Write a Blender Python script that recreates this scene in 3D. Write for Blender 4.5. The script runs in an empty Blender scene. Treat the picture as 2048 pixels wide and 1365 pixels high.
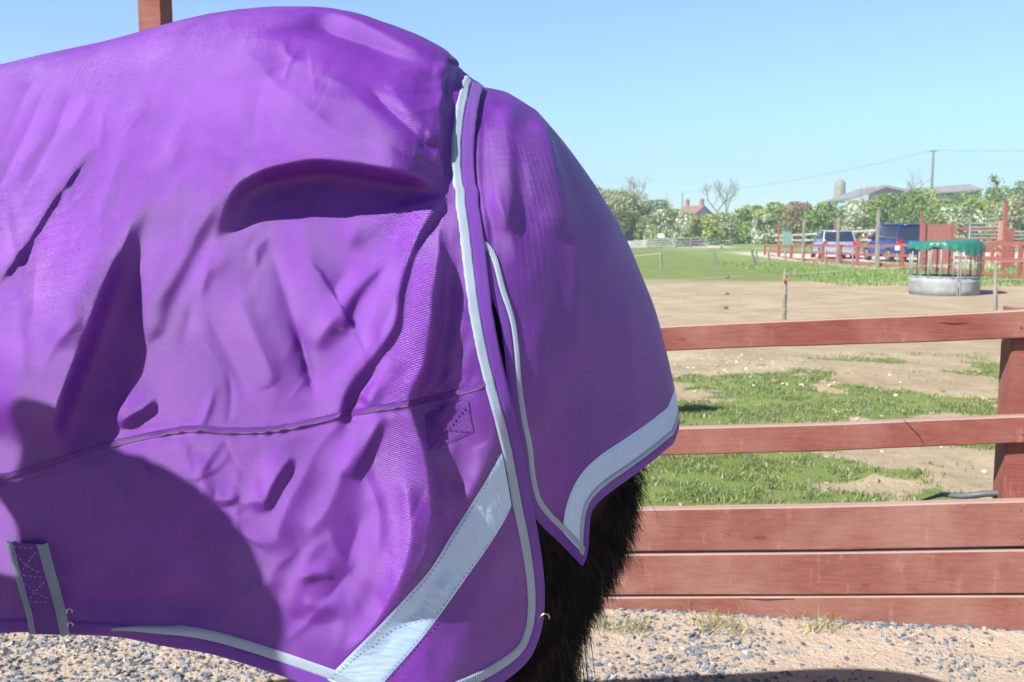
import bpy, bmesh, math, random
import numpy as np
from mathutils import Vector, Matrix
random.seed(7); RNG = np.random.default_rng(7)
R = math.radians
S = bpy.context.scene
COL = S.collection

# ---------------------------------------------------------------- camera, sky, sun, exposure
F, CX, CY = 1991.0, 1024.0, 682.5
PITCH = R(6.52); CAMZ = 1.40
SUN_EL, SUN_AZ = R(40.8), R(50)            # azimuth of the light's travel, clockwise from +Y
cam = bpy.data.cameras.new('camera'); cam.sensor_width = 36; cam.lens = 35.0
cam.clip_start = 0.05; cam.clip_end = 6000
cam.dof.use_dof = True; cam.dof.focus_distance = 1.3; cam.dof.aperture_fstop = 15
co = bpy.data.objects.new('camera', cam); COL.objects.link(co)
co.location = (0, 0, CAMZ); co.rotation_euler = (R(90)-PITCH, 0, 0)
S.camera = co
w = bpy.data.worlds.new('World'); S.world = w; w.use_nodes = True
nt = w.node_tree; nt.nodes.clear()
sky = nt.nodes.new('ShaderNodeTexSky'); sky.sky_type = 'NISHITA'; sky.sun_disc = False
sky.sun_elevation = SUN_EL; sky.sun_rotation = math.pi + SUN_AZ
sky.air_density = 1.0; sky.dust_density = 0.0; sky.ozone_density = 4.0; sky.altitude = 100
bg = nt.nodes.new('ShaderNodeBackground'); bg.inputs[1].default_value = 0.10
wo = nt.nodes.new('ShaderNodeOutputWorld')
tcw = nt.nodes.new('ShaderNodeTexCoord'); spw = nt.nodes.new('ShaderNodeSeparateXYZ'); nt.links.new(tcw.outputs['Generated'], spw.inputs[0])
rpw = nt.nodes.new('ShaderNodeValToRGB'); rpw.color_ramp.elements[0].color = (.60, .84, 1, 1); rpw.color_ramp.elements[1].position = .30; rpw.color_ramp.elements[1].color = (1, 1, 1.0, 1)
for p_, c_ in ((.42, .8), (.62, .32), (1., .22)): rpw.color_ramp.elements.new(p_).color = (c_, c_, c_*1.05, 1)
nt.links.new(spw.outputs[2], rpw.inputs[0])      # clear washed-blue air near the horizon
mxw = nt.nodes.new('ShaderNodeMix'); mxw.data_type = 'RGBA'; mxw.blend_type = 'MULTIPLY'; mxw.inputs[0].default_value = 1
nt.links.new(sky.outputs[0], mxw.inputs[6]); nt.links.new(rpw.outputs[0], mxw.inputs[7]); nt.links.new(mxw.outputs[2], bg.inputs[0]); nt.links.new(bg.outputs[0], wo.inputs[0])
ld = Vector((math.sin(SUN_AZ)*math.cos(SUN_EL), math.cos(SUN_AZ)*math.cos(SUN_EL), -math.sin(SUN_EL)))
sun = bpy.data.lights.new('sun', 'SUN'); sun.energy = 5.0; sun.angle = R(0.53); sun.color = (1, .955, .88)
so = bpy.data.objects.new('sun', sun); COL.objects.link(so)
so.rotation_euler = ld.to_track_quat('-Z', 'Y').to_euler(); so.location = (-5, -6, 9)
S.view_settings.view_transform = 'Standard'; S.view_settings.look = 'None'
S.view_settings.exposure = 0.98; S.view_settings.gamma = 1
S.cycles.max_bounces = 6; S.cycles.use_denoising = True

FW = np.array([0, math.cos(PITCH), -math.sin(PITCH)]); UP = np.array([0, math.sin(PITCH), math.cos(PITCH)])
RT = np.array([1., 0, 0]); CP = np.array([0, 0, CAMZ])
def project(P):
    D = np.asarray(P, float)-CP; z = D@FW
    return CX+F*(D@RT)/z, CY-F*(D@UP)/z
def at(px, py, Y):                       # the place at distance Y seen in that direction
    d = RT*(px-CX)/F + UP*(CY-py)/F + FW
    return CP + d*(Y/d[1])

# ---------------------------------------------------------------- helpers
def smooth(x, a=0., b=1.):
    t = np.clip((np.asarray(x, float)-a)/(b-a), 0, 1); return t*t*(3-2*t)
def vnoise(x, y, seed=0):
    x = np.asarray(x, float); y = np.asarray(y, float)
    xi = np.floor(x).astype(np.int64); yi = np.floor(y).astype(np.int64)
    fx = x-xi; fy = y-yi; fx = fx*fx*(3-2*fx); fy = fy*fy*(3-2*fy)
    def h(i, j):
        n = (i*374761393 + j*668265263 + seed*974634777) & 0x7fffffff
        n = ((n ^ (n >> 13))*1274126177) & 0x7fffffff
        return ((n ^ (n >> 16)) & 0xffff)/65535.
    return (h(xi, yi)*(1-fx)+h(xi+1, yi)*fx)*(1-fy)+(h(xi, yi+1)*(1-fx)+h(xi+1, yi+1)*fx)*fy
def fbm(x, y, seed=0, o=4):
    r = 0; a = .5
    for k in range(o): r = r+a*vnoise(np.asarray(x)*2**k, np.asarray(y)*2**k, seed+k*17); a *= .5
    return r/(1-.5**o)
def tag(o, label=None, cat=None, group=None, kind=None):
    if label: o['label'] = label
    if cat: o['category'] = cat
    if group: o['group'] = group
    if kind: o['kind'] = kind
    return o
def empty(name, loc=(0, 0, 0), rz=0):
    o = bpy.data.objects.new(name, None); COL.objects.link(o); o.location = loc; o.rotation_euler[2] = rz
    o.empty_display_size = .2
    return o
def mo(name, V, Fc, mat, parent=None, sm=False, uv=None, col=None):
    me = bpy.data.meshes.new(name)
    me.from_pydata([tuple(v) for v in V] if not isinstance(V, np.ndarray) else V.tolist(), [], Fc if not isinstance(Fc, np.ndarray) else Fc.tolist())
    if sm: me.polygons.foreach_set('use_smooth', [True]*len(me.polygons))
    if uv is not None:
        l = me.uv_layers.new(name='UVMap'); li = np.empty(len(me.loops), np.int32); me.loops.foreach_get('vertex_index', li)
        l.data.foreach_set('uv', np.asarray(uv, np.float32)[li].ravel())
    if col is not None:
        a = me.color_attributes.new('tone', 'FLOAT_COLOR', 'POINT')
        c = np.ones((len(me.vertices), 4), np.float32); c[:, :col.shape[1]] = col; a.data.foreach_set('color', c.ravel())
    me.update()
    o = bpy.data.objects.new(name, me); COL.objects.link(o)
    if mat: me.materials.append(mat)
    if parent: o.parent = parent
    return o
class MB:
    def __init__(s): s.v = []; s.f = []
    def add(s, V, Fc):
        b = len(s.v); s.v += [tuple(v) for v in V]; s.f += [tuple(i+b for i in f) for f in Fc]; return s
    def box(s, c, d, bev=0.0, rot=None):
        bm = bmesh.new(); bmesh.ops.create_cube(bm, size=1)
        for v in bm.verts: v.co = Vector((v.co.x*d[0], v.co.y*d[1], v.co.z*d[2]))
        if bev > 0: bmesh.ops.bevel(bm, geom=bm.edges[:], offset=bev, segments=2, affect='EDGES')
        if rot is not None: bmesh.ops.rotate(bm, verts=bm.verts, matrix=rot)
        bm.verts.index_update()
        s.add([v.co+Vector(c) for v in bm.verts], [[v.index for v in f.verts] for f in bm.faces]); bm.free(); return s
    def tube(s, pts, rad, n=8, cap=True, flat=1.0):
        pts = [Vector(p) for p in pts]; m = len(pts)
        if not hasattr(rad, '__len__'): rad = [rad]*m
        rings = []; up = None
        for i, p in enumerate(pts):
            t = (pts[min(i+1, m-1)]-pts[max(i-1, 0)]).normalized()
            if up is None: up = Vector((0, 0, 1)) if abs(t.z) < .9 else Vector((1, 0, 0))
            a = t.cross(up).normalized(); b = a.cross(t).normalized(); up = b
            r = rad[i]; ra, rb = (r if hasattr(r, '__len__') else (r, r*flat))
            rings.append([p+a*(math.cos(2*math.pi*k/n)*ra)+b*(math.sin(2*math.pi*k/n)*rb) for k in range(n)])
        V = [q for r in rings for q in r]; Fc = []
        for i in range(m-1):
            for k in range(n): Fc.append((i*n+k, i*n+(k+1) % n, (i+1)*n+(k+1) % n, (i+1)*n+k))
        if cap: Fc.append(tuple(range(n-1, -1, -1))); Fc.append(tuple((m-1)*n+k for k in range(n)))
        return s.add(V, Fc)
    def obj(s, name, mat, parent=None, sm=False): return mo(name, s.v, s.f, mat, parent, sm)
def bump_in(nt, b, height, strength, dist):
    bp = nt.nodes.new('ShaderNodeBump'); bp.inputs['Strength'].default_value = strength; bp.inputs['Distance'].default_value = dist
    nt.links.new(height, bp.inputs['Height']); nt.links.new(bp.outputs[0], b.inputs['Normal']); return bp
def nd(nt, t, **k):
    n = nt.nodes.new('ShaderNode'+t)
    for a, v in k.items(): setattr(n, a, v)
    return n
def mix(nt, f, a, b):
    m = nd(nt, 'Mix', data_type='RGBA')
    for s_, v in ((m.inputs[0], f), (m.inputs[6], a), (m.inputs[7], b)):
        if hasattr(v, 'is_linked') or hasattr(v, 'links'): nt.links.new(v, s_)
        elif isinstance(v, (int, float)): s_.default_value = v
        else: s_.default_value = (*v[:3], 1)
    return m.outputs[2]
def math_(nt, op, a, b=None, c=None, clamp=False):
    m = nd(nt, 'Math', operation=op); m.use_clamp = clamp
    for i, v in enumerate((a, b, c)):
        if v is None: continue
        if isinstance(v, (int, float)): m.inputs[i].default_value = v
        else: nt.links.new(v, m.inputs[i])
    return m.outputs[0]
def ramp(nt, f, stops):
    r = nd(nt, 'ValToRGB'); e = r.color_ramp.elements
    while len(e) < len(stops): e.new(.5)
    for i, (p, c) in enumerate(stops): e[i].position = p; e[i].color = (*c[:3], 1) if hasattr(c, '__len__') else (c, c, c, 1)
    nt.links.new(f, r.inputs[0]); return r.outputs[0]
def newmat(name):
    m = bpy.data.materials.new(name); m.use_nodes = True; b = m.node_tree.nodes['Principled BSDF']; return m, m.node_tree, b
def noise(nt, scale, detail=4, vec=None, mp=None, rough=.55, coord='Object'):
    n = nd(nt, 'TexNoise'); n.inputs['Scale'].default_value = scale; n.inputs['Detail'].default_value = detail; n.inputs['Roughness'].default_value = rough
    if vec is None:
        vec = nd(nt, 'TexCoord').outputs[coord]
    if mp:
        k = nd(nt, 'Mapping'); k.inputs['Scale'].default_value = mp; nt.links.new(vec, k.inputs[0]); vec = k.outputs[0]
    nt.links.new(vec, n.inputs['Vector']); return n.outputs['Fac']
def mk(name, c, rough=.6, metal=0, var=.25, sc=8, bump=0, mp=None, spec=.5, dark=None):
    m, t, b = newmat(name)
    f = ramp(t, noise(t, sc, 5, mp=mp), [(.3, 0.), (.7, 1.)])
    c2 = dark or tuple(x*(1-var) for x in c)
    t.links.new(mix(t, f, c2, c), b.inputs['Base Color'])
    b.inputs['Roughness'].default_value = rough; b.inputs['Metallic'].default_value = metal; b.inputs['Specular IOR Level'].default_value = spec
    if bump: bump_in(t, b, noise(t, sc*4, 6, mp=mp), bump, .01)
    return m

# ---------------------------------------------------------------- materials
def fabric(name, c, c2, weave=.0030, rip=True, rough=.5, sheen=.35, wb=.6, spec=.5, gloss=0.):
    m, t, b = newmat(name)
    uv = nd(t, 'UVMap').outputs[0]
    sp = nd(t, 'SeparateXYZ'); t.links.new(uv, sp.inputs[0]); u, v = sp.outputs[0], sp.outputs[1]
    k = 2*math.pi/weave
    wob = noise(t, 260, 2, vec=uv)
    su = math_(t, 'SINE', math_(t, 'MULTIPLY_ADD', u, k, math_(t, 'MULTIPLY', wob, 2.2))); sv = math_(t, 'SINE', math_(t, 'MULTIPLY_ADD', v, k*1.25, math_(t, 'MULTIPLY', wob, 2.2)))
    wv = math_(t, 'MULTIPLY', su, sv)
    fine = noise(t, 900, 3, vec=uv)
    h = math_(t, 'MULTIPLY_ADD', fine, .6, math_(t, 'MULTIPLY', wv, .5))
    tone = math_(t, 'MULTIPLY_ADD', wv, .5, .5)
    colr = mix(t, tone, c2, c)
    if rip:
        def line(x, p, wd):
            f = math_(t, 'FRACT', math_(t, 'DIVIDE', x, p))
            return math_(t, 'LESS_THAN', math_(t, 'ABSOLUTE', math_(t, 'SUBTRACT', f, .5)), wd)
        ln = math_(t, 'MAXIMUM', math_(t, 'MULTIPLY', line(u, .0135, .035), .6), line(v, .0105, .045))
        h = math_(t, 'ADD', h, math_(t, 'MULTIPLY', ln, 1.0))
        colr = mix(t, math_(t, 'MULTIPLY', ln, .45), colr, tuple(x*.45 for x in c))
    big = noise(t, 14, 4, vec=uv)
    colr = mix(t, math_(t, 'MULTIPLY', ramp(t, big, [(.35, 0.), (.75, 1.)]), .22), colr, tuple(min(1, x*1.5+.02) for x in c))
    if rip:      # lint, dust and light scuffs
        colr = mix(t, math_(t, 'MULTIPLY', ramp(t, noise(t, 420, 2, vec=uv), [(.68, 0.), (.74, 1.)]), .35), colr, (.45, .34, .5))
        colr = mix(t, math_(t, 'MULTIPLY', ramp(t, noise(t, 5, 6, vec=uv, rough=.7), [(.52, 0.), (.72, 1.)]), .16), colr, (.36, .27, .36))
    t.links.new(colr, b.inputs['Base Color'])
    b.inputs['Roughness'].default_value = rough; b.inputs['Specular IOR Level'].default_value = spec
    b.inputs['Sheen Weight'].default_value = sheen; b.inputs['Sheen Roughness'].default_value = .4
    b.inputs['Sheen Tint'].default_value = (1, .8, 1, 1)
    bp_ = bump_in(t, b, h, wb, .0011)
    if gloss:      # broad pink glint of the nylon threads
        gl = nd(t, 'BsdfGlossy') if hasattr(bpy.types, 'ShaderNodeBsdfGlossy') else nd(t, 'BsdfAnisotropic'); gl.inputs['Roughness'].default_value = .43; gl.inputs['Color'].default_value = (1, .85, 1, 1)
        t.links.new(bp_.outputs[0], gl.inputs['Normal']); mx = nd(t, 'MixShader'); mx.inputs[0].default_value = gloss; out = t.nodes['Material Output']
        t.links.new(b.outputs[0], mx.inputs[1]); t.links.new(gl.outputs[0], mx.inputs[2]); t.links.new(mx.outputs[0], out.inputs[0])
    return m
M = {}
M['rug'] = fabric('purple_ripstop', (.225, .022, .44), (.026, .0015, .17), rough=.45, sheen=.0, wb=.7, spec=.25, gloss=.055)
M['rug_plain'] = fabric('purple_webbing', (.19, .04, .46), (.12, .02, .33), weave=.0022, rip=False, rough=.6, sheen=.2, wb=.9)
M['silver'] = fabric('silver_braid', (.42, .52, .65), (.27, .35, .47), weave=.0034, rip=False, rough=.6, sheen=.1, wb=1.)
def refl():
    m, t, b = newmat('reflective_tape'); uv = nd(t, 'UVMap').outputs[0]
    n = noise(t, 35, 3, vec=uv); n2 = noise(t, 3500, 1, vec=uv)
    t.links.new(mix(t, n, (.38, .54, .84), (.46, .63, .90)), b.inputs['Base Color'])
    b.inputs['Roughness'].default_value = .38; b.inputs['Metallic'].default_value = .25
    bump_in(t, b, math_(t, 'ADD', math_(t, 'MULTIPLY', n, 6), n2), .25, .001)
    return m
M['refl'] = refl()
M['stitch'] = mk('stitch_thread', (.55, .5, .62), .7)
M['stitch_dark'] = mk('stitch_thread_grey', (.12, .12, .2), .7)
M['stitch_purple'] = mk('stitch_thread_purple', (.10, .02, .24), .8)
M['steel'] = mk('worn_steel', (.6, .58, .52), .3, 1)
def wood_red(name, c, c2, c3, sc=1.0):
    m, t, b = newmat(name)
    oi = nd(t, 'ObjectInfo').outputs['Random']
    tc = nd(t, 'TexCoord').outputs['Object']
    add = nd(t, 'VectorMath', operation='ADD'); t.links.new(tc, add.inputs[0])
    cb = nd(t, 'CombineXYZ'); t.links.new(math_(t, 'MULTIPLY', oi, 37), cb.inputs[0]); t.links.new(math_(t, 'MULTIPLY', oi, 11), cb.inputs[2]); t.links.new(cb.outputs[0], add.inputs[1])
    v = add.outputs[0]
    grain = noise(t, 1.0, 8, vec=v, mp=(3*sc, 70*sc, 90*sc), rough=.7)
    blot = noise(t, 3.2*sc, 5, vec=v)
    scr = noise(t, 1.0, 6, vec=v, mp=(26*sc, 30*sc, 7*sc), rough=.75)
    scr2 = noise(t, 1.0, 5, vec=v, mp=(5*sc, 60*sc, 160*sc), rough=.8)
    col = mix(t, ramp(t, grain, [(.3, 0.), (.72, 1.)]), c2, c)
    col = mix(t, math_(t, 'MULTIPLY', ramp(t, blot, [(.42, 0.), (.68, 1.)]), .55), col, c3)
    col = mix(t, math_(t, 'MULTIPLY', ramp(t, scr, [(.58, 0.), (.74, 1.)]), .3), col, tuple(min(1, x*1.4+.08) for x in c3))
    col = mix(t, math_(t, 'MULTIPLY', ramp(t, scr2, [(.63, 0.), (.7, 1.)]), .5), col, (.50, .36, .32))
    vo = nd(t, 'TexVoronoi'); vo.inputs['Scale'].default_value = 1.0
    k = nd(t, 'Mapping'); k.inputs['Scale'].default_value = (2.6, 6, 7.5); t.links.new(v, k.inputs[0]); t.links.new(k.outputs[0], vo.inputs['Vector'])
    col = mix(t, math_(t, 'MULTIPLY', ramp(t, vo.outputs['Distance'], [(.0, 1.), (.055, 1.), (.075, 0.)]), .6), col, (.10, .035, .03))
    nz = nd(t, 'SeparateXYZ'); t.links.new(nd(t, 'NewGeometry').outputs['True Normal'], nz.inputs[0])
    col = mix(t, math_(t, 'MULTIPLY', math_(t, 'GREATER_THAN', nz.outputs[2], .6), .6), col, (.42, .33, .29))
    t.links.new(col, b.inputs['Base Color']); b.inputs['Roughness'].default_value = .72; b.inputs['Specular IOR Level'].default_value = .3
    bump_in(t, b, grain, .5, .004)
    return m
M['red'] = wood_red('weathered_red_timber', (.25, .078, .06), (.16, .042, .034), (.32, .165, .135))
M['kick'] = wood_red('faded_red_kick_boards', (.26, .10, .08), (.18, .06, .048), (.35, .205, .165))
M['redfar'] = mk('red_timber_far', (.33, .10, .078), .8, var=.3, sc=3)
M['grey_wood'] = mk('grey_weathered_wood', (.33, .30, .26), .9, var=.55, sc=14, mp=(1, 1, .2), bump=.4)
M['white_rail'] = mk('pale_fence_timber', (.52, .50, .46), .85, var=.35, sc=3)
M['galv'] = mk('galvanised_sheet', (.33, .35, .36), .75, .0, var=.3, sc=5)
M['tarp'] = mk('green_tarpaulin', (.02, .19, .14), .35, var=.35, sc=6, bump=.5)
M['hair'] = mk('dark_brown_horse_hair', (.010, .006, .0048), .6, var=.5, sc=30, spec=.25)
M['hair2'] = mk('sun_bleached_horse_hair', (.04, .022, .013), .5, var=.5, sc=30)
M['hoof'] = mk('horn_hoof', (.05, .04, .035), .5)
M['brick'] = mk('orange_brick', (.42, .24, .15), .85, var=.3, sc=2)
M['tile'] = mk('red_roof_tile', (.33, .16, .12), .8, var=.3, sc=2)
M['slate'] = mk('grey_sheet_roof', (.34, .31, .31), .7, var=.25, sc=.6)
M['black'] = mk('black_rubber', (.012, .012, .013), .6)
M['pipe'] = mk('dark_grey_pipe', (.11, .12, .14), .5)
M['glass'] = mk('car_glass', (.02, .03, .06), .08, 0, spec=.8)
M['silverpaint'] = mk('silver_blue_car_paint', (.42, .50, .68), .28, .5, var=.05)
M['bluepaint'] = mk('dark_blue_car_paint', (.02, .055, .24), .2, .2, var=.1)
M['redlamp'] = mk('red_tail_lamp', (.5, .01, .01), .3)
M['yellow'] = mk('yellow_plate', (.7, .5, .05), .5)
M['white'] = mk('white_paint', (.78, .78, .76), .5, var=.1)
M['bark'] = mk('grey_bark', (.20, .17, .145), .9, var=.4, sc=3)
M['silo'] = mk('silo_green', (.36, .36, .20), .7, var=.35, sc=.8)
M['greenbox'] = mk('pale_green_box', (.22, .33, .30), .6)
M['skin'] = mk('skin', (.55, .33, .24), .5, var=.1)
M['coat'] = mk('navy_coat', (.03, .035, .06), .8, bump=.3)
M['denim'] = mk('dark_denim', (.04, .05, .09), .9)
M['lampm'] = mk('grey_lamp_housing', (.16, .18, .22), .4, .3)
def tonemat(name, rough=.8, trans=0.0, spec=.3):
    m, t, b = newmat(name); a = nd(t, 'Attribute'); a.attribute_name = 'tone'
    t.links.new(a.outputs['Color'], b.inputs['Base Color']); b.inputs['Roughness'].default_value = rough; b.inputs['Specular IOR Level'].default_value = spec
    if trans:
        tr = nd(t, 'BsdfTranslucent'); t.links.new(a.outputs['Color'], tr.inputs[0]); mx = nd(t, 'MixShader'); mx.inputs[0].default_value = trans
        out = t.nodes['Material Output']; t.links.new(b.outputs[0], mx.inputs[1]); t.links.new(tr.outputs[0], mx.inputs[2]); t.links.new(mx.outputs[0], out.inputs[0])
    return m
M['leaf'] = tonemat('leaf', .6, .35); M['blade'] = tonemat('grass_blade', .6, .35); M['stone'] = tonemat('stone_chips', .75)

# ---------------------------------------------------------------- ground
def gz(x, y):
    x = np.asarray(x, float); y = np.asarray(y, float)
    z = -.2*smooth(y, 8, 20)
    z = z + smooth(y, 3.75, 4.3)*(1-smooth(y, 9, 14))*(.02+.10*(fbm(x*.9, y*.9, 3)-.5)+.05*(fbm(x*5, y*5, 5)-.5))
    z = z + (1-smooth(y, 3.5, 3.8))*.02*(fbm(x*3, y*3, 9)-.5)
    z = z - .055*smooth(y, 2.4, 3.3)*(1-smooth(y+.14*(x-.5)-3.66, .04, .16))
    z = z + 9*smooth(x, 30, 110)*smooth(y, 110, 260)
    z = z + 1.0*smooth(y, 100, 170)
    return z
def grassiness(x, y):
    n = fbm(x*.75+3.1, y*.75+1.7, 21, 5)
    n = n+.38*(fbm(x*4, y*4, 31, 3)-.5)+.045
    band = smooth(y, 3.8, 4.6)*(1-smooth(y, 7.6, 9.6))
    n = n+.13*np.exp(-((y-8.0)/1.0)**2)*smooth(x, .9, 2.2)+.03*np.exp(-((y-6.3)/.7)**2)-.05*smooth(5.5-y, 0, .8)-.06*smooth(y, 9.2, 10)
    g = smooth(n-.04*(1-band), .44, .56)*smooth(y, 3.9, 4.4)*(1-smooth(y, 9.6, 11.5))
    return g
xs = np.unique(np.concatenate([np.linspace(-3000, -60, 14), np.linspace(-60, -6, 28), np.linspace(-6, 8, 230), np.linspace(8, 60, 70), np.linspace(60, 3000, 24)]))
ys = np.unique(np.concatenate([np.linspace(-60, 0, 10), np.linspace(0, 13, 200), np.linspace(13, 60, 110), np.linspace(60, 300, 60), np.linspace(300, 4000, 20)]))
GX, GY = np.meshgrid(xs, ys); gx = GX.ravel(); gy = GY.ravel()
GV = np.stack([gx, gy, gz(gx, gy)], 1)
nx = len(xs); idx = np.arange(len(ys)*nx).reshape(len(ys), nx)
GF = np.stack([idx[:-1, :-1], idx[:-1, 1:], idx[1:, 1:], idx[1:, :-1]], -1).reshape(-1, 4)
yardw = 1-smooth(gy+.14*(gx-.5)-3.66, -.05, .12)
nearg = grassiness(gx, gy)
# far field green: starts at ~27 m on the left, follows the red fence on the right
edge = 29 - .25*np.clip(gx-9, 0, 9)*1.0 + 3.0*(fbm(gx*.25, gy*.25, 41)-.5)
farg = smooth(gy, edge-3.0, edge+4.5)
farg = np.maximum(farg, smooth(gx-.50*gy, .0, 1.2)*smooth(gy, 24.5, 26))
lane = smooth(gx, 13, 14.5)*smooth(gy, 38+0*gx, 40)*(1-smooth(gy, 62, 66))
arena = smooth(gy, 76, 78)*(1-smooth(gy, 88, 90))*(1-smooth(gx, 16, 19))
farg = farg*(1-lane)*(1-arena)
lush = smooth(gx, 9.5, 12)*smooth(gy, 27, 31)
gcol = np.stack([np.clip(nearg+farg, 0, 1), yardw, np.clip(lane+arena*1.0, 0, 1), lush], 1)
def ground_mat():
    m, t, b = newmat('yard_and_field_ground'); a = nd(t, 'Attribute'); a.attribute_name = 'tone'
    sp = nd(t, 'SeparateColor'); t.links.new(a.outputs['Color'], sp.inputs[0]); G, Yd, Ln = sp.outputs[0], sp.outputs[1], sp.outputs[2]
    pos = nd(t, 'NewGeometry').outputs['Position']
    n1 = noise(t, 1.3, 6, vec=pos); n2 = noise(t, 9, 6, vec=pos, rough=.7); n3 = noise(t, 60, 4, vec=pos, rough=.7); n4 = noise(t, .35, 4, vec=pos)
    sand = mix(t, ramp(t, n2, [(.3, 0.), (.7, 1.)]), (.41, .325, .255), (.56, .475, .39))
    sand = mix(t, math_(t, 'MULTIPLY', ramp(t, n3, [(.42, 0.), (.6, 1.)]), .4), sand, (.60, .47, .37))
    dirt = mix(t, ramp(t, n1, [(.35, 0.), (.65, 1.)]), (.37, .29, .195), (.49, .41, .295))
    dirt = mix(t, math_(t, 'MULTIPLY', ramp(t, n2, [(.36, 1.), (.5, 0.)]), .45), dirt, (.24, .17, .10))
    dirt = mix(t, math_(t, 'MULTIPLY', ramp(t, n4, [(.42, 0.), (.6, 1.)]), .5), dirt, (.36, .28, .185))
    pale = mix(t, n2, (.56, .48, .42), (.66, .6, .54))
    gr = mix(t, ramp(t, n1, [(.3, 0.), (.7, 1.)]), (.135, .19, .045), (.205, .26, .085))
    gr = mix(t, math_(t, 'MULTIPLY', a.outputs['Alpha'], .7), gr, mix(t, n2, (.17, .28, .06), (.24, .36, .10)))
    gr = mix(t, math_(t, 'MULTIPLY', ramp(t, n2, [(.4, 0.), (.7, 1.)]), .35), gr, (.27, .26, .12))
    base = mix(t, Yd, dirt, sand)
    gg = math_(t, 'MULTIPLY_ADD', math_(t, 'SUBTRACT', n2, .5), 1.1, G)
    gg = ramp(t, gg, [(.35, 0.), (.65, 1.)])
    base = mix(t, gg, base, gr)
    base = mix(t, Ln, base, pale)
    t.links.new(base, b.inputs['Base Color']); b.inputs['Roughness'].default_value = .95; b.inputs['Specular IOR Level'].default_value = .15
    bump_in(t, b, math_(t, 'MULTIPLY_ADD', n3, .5, n2), .9, .03)
    return m
g = mo('ground', GV, GF, ground_mat(), sm=True, col=gcol); tag(g, kind='structure')
g['label'] = 'sandy yard, dirt bank and green paddock ground'

# ---------------------------------------------------------------- gravel stones, grass blades
ico = bmesh.new(); bmesh.ops.create_icosphere(ico, subdivisions=1, radius=1)
IV = np.array([v.co[:] for v in ico.verts]); IF = np.array([[v.index for v in f.verts] for f in ico.faces]); ico.free()
def stones(n, xr, yr, smin, smax, thr, seed, cols, name, label, flat=.5):
    r = np.random.default_rng(seed); X = r.uniform(*xr, n*3); Y = r.uniform(*yr, n*3)
    d = fbm(X*1.7, Y*2.2, seed+2, 3); keep = r.uniform(0, 1, n*3) < smooth(d, thr-.12, thr+.12)*.93+.07
    X = X[keep][:n]; Y = Y[keep][:n]; k = len(X)
    sz = smin+(smax-smin)*r.uniform(0, 1, k)**2.6
    A = r.normal(size=(k, 3, 3)); Q = np.linalg.qr(A)[0]
    sc = np.stack([sz*r.uniform(.8, 1.5, k), sz*r.uniform(.5, 1., k), sz*r.uniform(.3, .7, k)], 1)
    V = IV[None]*(1+.22*r.normal(size=(k, len(IV), 1)))
    V = (V*sc[:, None, :])
    V = np.einsum('kij,knj->kni', Q, V); V[:, :, 2] *= .7
    Y = np.where(name == 'gravel', np.minimum(Y, 3.655-.14*(X-.5)), Y); V += np.stack([X, Y, gz(X, Y)+sz*.18], 1)[:, None, :]
    Fc = (IF[None]+(np.arange(k)*len(IV))[:, None, None]).reshape(-1, 3)
    ci = r.integers(0, len(cols), k); C = np.array(cols)[ci]*r.uniform(.7, 1.3, (k, 1))
    o = mo(name, V.reshape(-1, 3), Fc, M['stone'], col=np.repeat(C, len(IV), 0)); tag(o, kind='stuff'); o['label'] = label; return o
blue = [(.13, .16, .20), (.17, .20, .24), (.09, .11, .14), (.22, .24, .27), (.14, .16, .19), (.36, .31, .26)]
stones(32000, (-3.0, 2.5), (1.9, 3.70), .003, .014, .44, 5, blue, 'gravel', 'blue grey stone chips scattered on the pinkish sand')
stones(700, (-1, 5.5), (3.95, 11), .008, .03, .5, 8, [(.45, .38, .30), (.33, .25, .17), (.5, .46, .4)], 'dirt_clods', 'small stones and clods on the bare dirt behind the fence')
def blades(X, Y, H, W, cols, name, label, lean=.6, seed=1):
    r = np.random.default_rng(seed); k = len(X); z = gz(X, Y)
    a = r.uniform(0, 2*math.pi, k); W = W*r.uniform(.6, 1.4, k); H = H*r.uniform(.5, 1.4, k)
    dx = np.cos(a)*W/2; dy = np.sin(a)*W/2; l = r.normal(0, lean, (k, 2))*H[:, None]
    B0 = np.stack([X-dx, Y-dy, z-.004], 1); B1 = np.stack([X+dx, Y+dy, z-.004], 1)
    m0 = np.stack([X-dx*.7+l[:, 0]*.35, Y-dy*.7+l[:, 1]*.35, z+H*.55], 1); m1 = np.stack([X+dx*.7+l[:, 0]*.35, Y+dy*.7+l[:, 1]*.35, z+H*.55], 1)
    T = np.stack([X+l[:, 0], Y+l[:, 1], z+H*np.clip(1-.3*np.abs(l).sum(1)/H, .5, 1)], 1)
    V = np.stack([B0, B1, m1, m0, T], 1).reshape(-1, 3); i = np.arange(k)*5
    Fc = [(j, j+1, j+2, j+3) for j in i.tolist()]+[(j+3, j+2, j+4) for j in i.tolist()]
    C = np.array(cols)[r.integers(0, len(cols), k)]*r.uniform(.7, 1.3, (k, 1))
    o = mo(name, V, Fc, M['blade'], col=np.repeat(C, 5, 0)); tag(o, kind='stuff'); o['label'] = label; return o
n = 230000; X = RNG.uniform(.3, 5.6, n); Y = 3.85+RNG.uniform(0, 1, n)**1.3*7.5
ok = (RNG.uniform(0, 1, n) < grassiness(X, Y)*smooth(fbm(X*7, Y*7, 91, 3), .36, .60)*1.1+.006) & (X < Y*.56+.6) & (X > Y*.12)
greens = [(.12, .20, .045), (.17, .27, .07), (.24, .33, .11), (.10, .16, .035), (.30, .33, .15), (.46, .42, .26), (.36, .42, .24)]
blades(X[ok], Y[ok], .030, .0055, greens, 'grass', 'short green grass growing in patches on the dirt behind the fence')
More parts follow.
